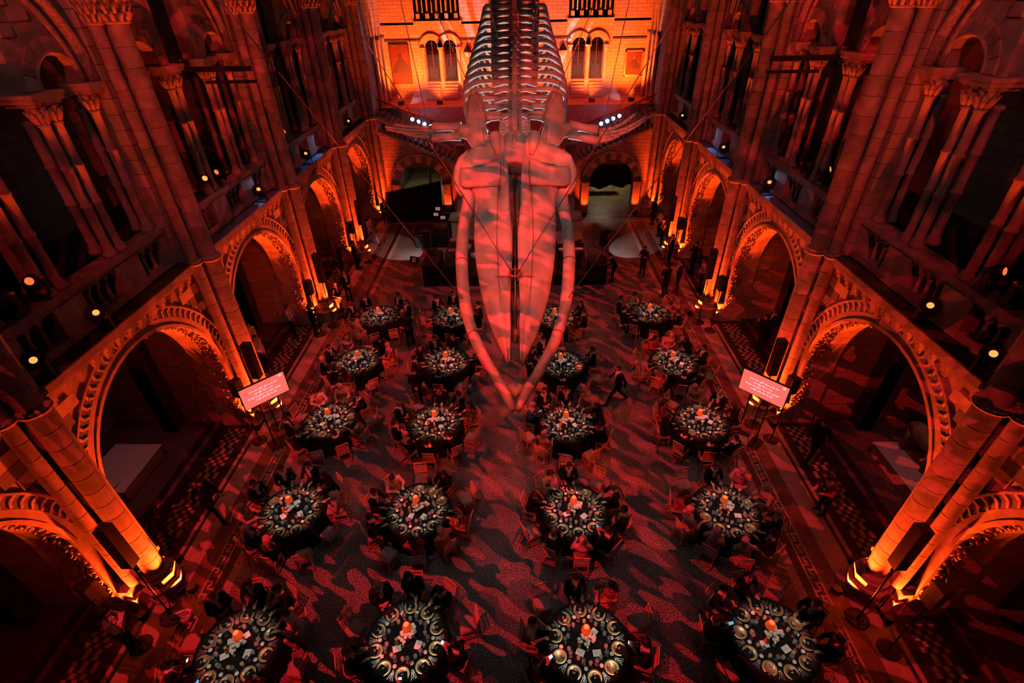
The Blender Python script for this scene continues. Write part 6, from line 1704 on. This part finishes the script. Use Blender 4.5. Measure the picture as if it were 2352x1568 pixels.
t = thing('passage_column', 'slender beige column in the passage behind the left doorway', 'column', (-6.25, 36.5, 0)); MB().lathe([(.2, 0), (.14, .15), (.12, .3), (.11, 2.7), (.2, 3.05)], (0, 0, 0), 12).build('shaft', 'marble_cream', t); MB().box(-.22, .22, -.22, .22, 0, .12).build('plinth', 'marble_cream', t)
t = thing('white_cloth_bag', 'white open cloth bag lying by the near left pier', 'bag', (-8.15, 6.15, 0), .5)
mb = MB(); mb.loft([[(rx * cos(q * pi / 8), ry * sin(q * pi / 8) * .7, z + .03 * sin(q * 1.3)) for q in range(16)] for rx, ry, z in ((.16, .14, .0), (.24, .2, .1), (.26, .2, .26), (.25, .18, .27), (.2, .15, .12))], cap=False); mb.build('bag', 'shirt_white', t); MB().tube([(-.2, 0, .26), (-.1, .05, .36), (.1, .05, .36), (.2, 0, .26)], .012, 5).build('handle', 'shirt_white', t)

# ================================================================== PEOPLE STANDING
OUT['waiter'] = ((), 'shirt_white', 'shirt_white', 'suit_black', 'short', 'hair_black', '')
OUT['vest'] = ((), 'cloth_red', 'shirt_white', 'suit_black', 'short', 'hair_black', '')
OUT['crew'] = ((), 'suit_black', 'suit_black', 'suit_black', 'short', 'hair_black', '')
def face(dx, dy): return atan2(-dx, dy)
for (x, y, pose, out, dx, dy, label) in (
    (3.87, 14.16, 'walk', 'suit', -1, -.15, 'person in a black suit striding across the open floor between tables'),
    (-8.75, 32.3, 'clasp', 'suit', .3, -1, 'person in a dark suit standing guard by the left end doorway'),
    (6.85, 24.4, 'crossed', 'crew', -.7, -.7, 'person in black with folded arms on the open floor right of the stage'),
    (5.15, 23.75, 'bend', 'suit', -1, .1, 'person in a dark suit bending over the draped table by the stage'),
    (7.5, 22.1, 'phone', 'crew', -.5, 1, 'person in black raising a camera towards the stage'),
    (8.25, 22.6, 'clasp', 'suit', -1, .2, 'person in a dark suit and white shirt beside the one with the camera'),
    (-9.95, 18.7, 'crossed', 'waiter', 1, .1, 'person in a white shirt with folded arms by the left pier'),
    (-9.0, 18.75, 'phone', 'crew', .8, .6, 'person in black holding up a camera by the left pier'),
    (-10.3, 16.3, 'clasp', 'waiter', 1, -.1, 'person in a white shirt waiting in the left bay, nearer one'),
    (-11.0, 17.2, 'clasp', 'waiter', 1, -.4, 'person in a white shirt waiting in the left bay, farther one'),
    (-8.85, 9.2, 'walk', 'crew', .9, -.35, 'person in black walking along the left marble border'),
    (-9.75, 8.35, 'bend', 'crew', .6, .5, 'person in black bending over beside the near left pier'),
    (-8.95, 5.5, 'crossed', 'waiter', .8, .5, 'person in a white shirt with folded arms left of the front-row tables'),
    (9.1, 9.35, 'bend', 'vest', -1, -.2, 'person in a dark waistcoat carrying glasses on the right border'),
    (9.75, 11.4, 'walk', 'crew', -.8, -.5, 'person in black walking out of a side bay on the right'),
    (10.4, 17.5, 'phone', 'crew', -1, .3, 'person in black filming from the right side bay'),
    (10.9, 17.9, 'clasp', 'suit', -1, .0, 'person in a dark suit deep in the right side bay'),
    (9.45, 22.7, 'clasp', 'waiter', -1, .2, 'person in a white shirt standing in the right arcade'),
    (9.6, 24.7, 'phone', 'crew', -.9, -.2, 'person in black photographing from the right arcade'),
    (8.6, 25.7, 'clasp', 'suit', -1, -.1, 'person in a dark suit at the right edge of the floor'),
    (8.75, 28.2, 'crossed', 'vest', -1, -.1, 'person in a red waistcoat near the right end doorway'),
    (8.9, 29.6, 'phone', 'waiter', -1, -.3, 'person in a white shirt aiming a camera by the far right pier'),
    (8.95, 31.6, 'clasp', 'crew', -1, -.4, 'person in black beside the right end doorway'),
    (-8.35, 21.9, 'clasp', 'grey', .7, -.6, 'person with grey hair in a suit behind the back-row tables'),
    (-8.95, 25.6, 'clasp', 'suit', 1, -.1, 'person in a dark suit at the left edge of the floor'),
    (-9.6, 25.0, 'clasp', 'crew', 1, .2, 'person in black in the left arcade shadow'),
    (-8.9, 29.0, 'walk', 'cream', .8, -.5, 'person in pale clothes walking by the far left pier'),
    (-4.55, 17.95, 'bend', 'crew', -.6, .8, 'person in black leaning over the back-row tables'),
    (-8.45, 20.7, 'clasp', 'suit', .9, -.3, 'person in a dark suit standing behind the back-row far-left table'),
    (-3.55, 14.15, 'clasp', 'crew', .1, -1, 'person in black standing between the third-row and fourth-row tables'),
):
    person('stand', pose, out, (x, y, 0), face(dx, dy), label, 'people standing round the hall')
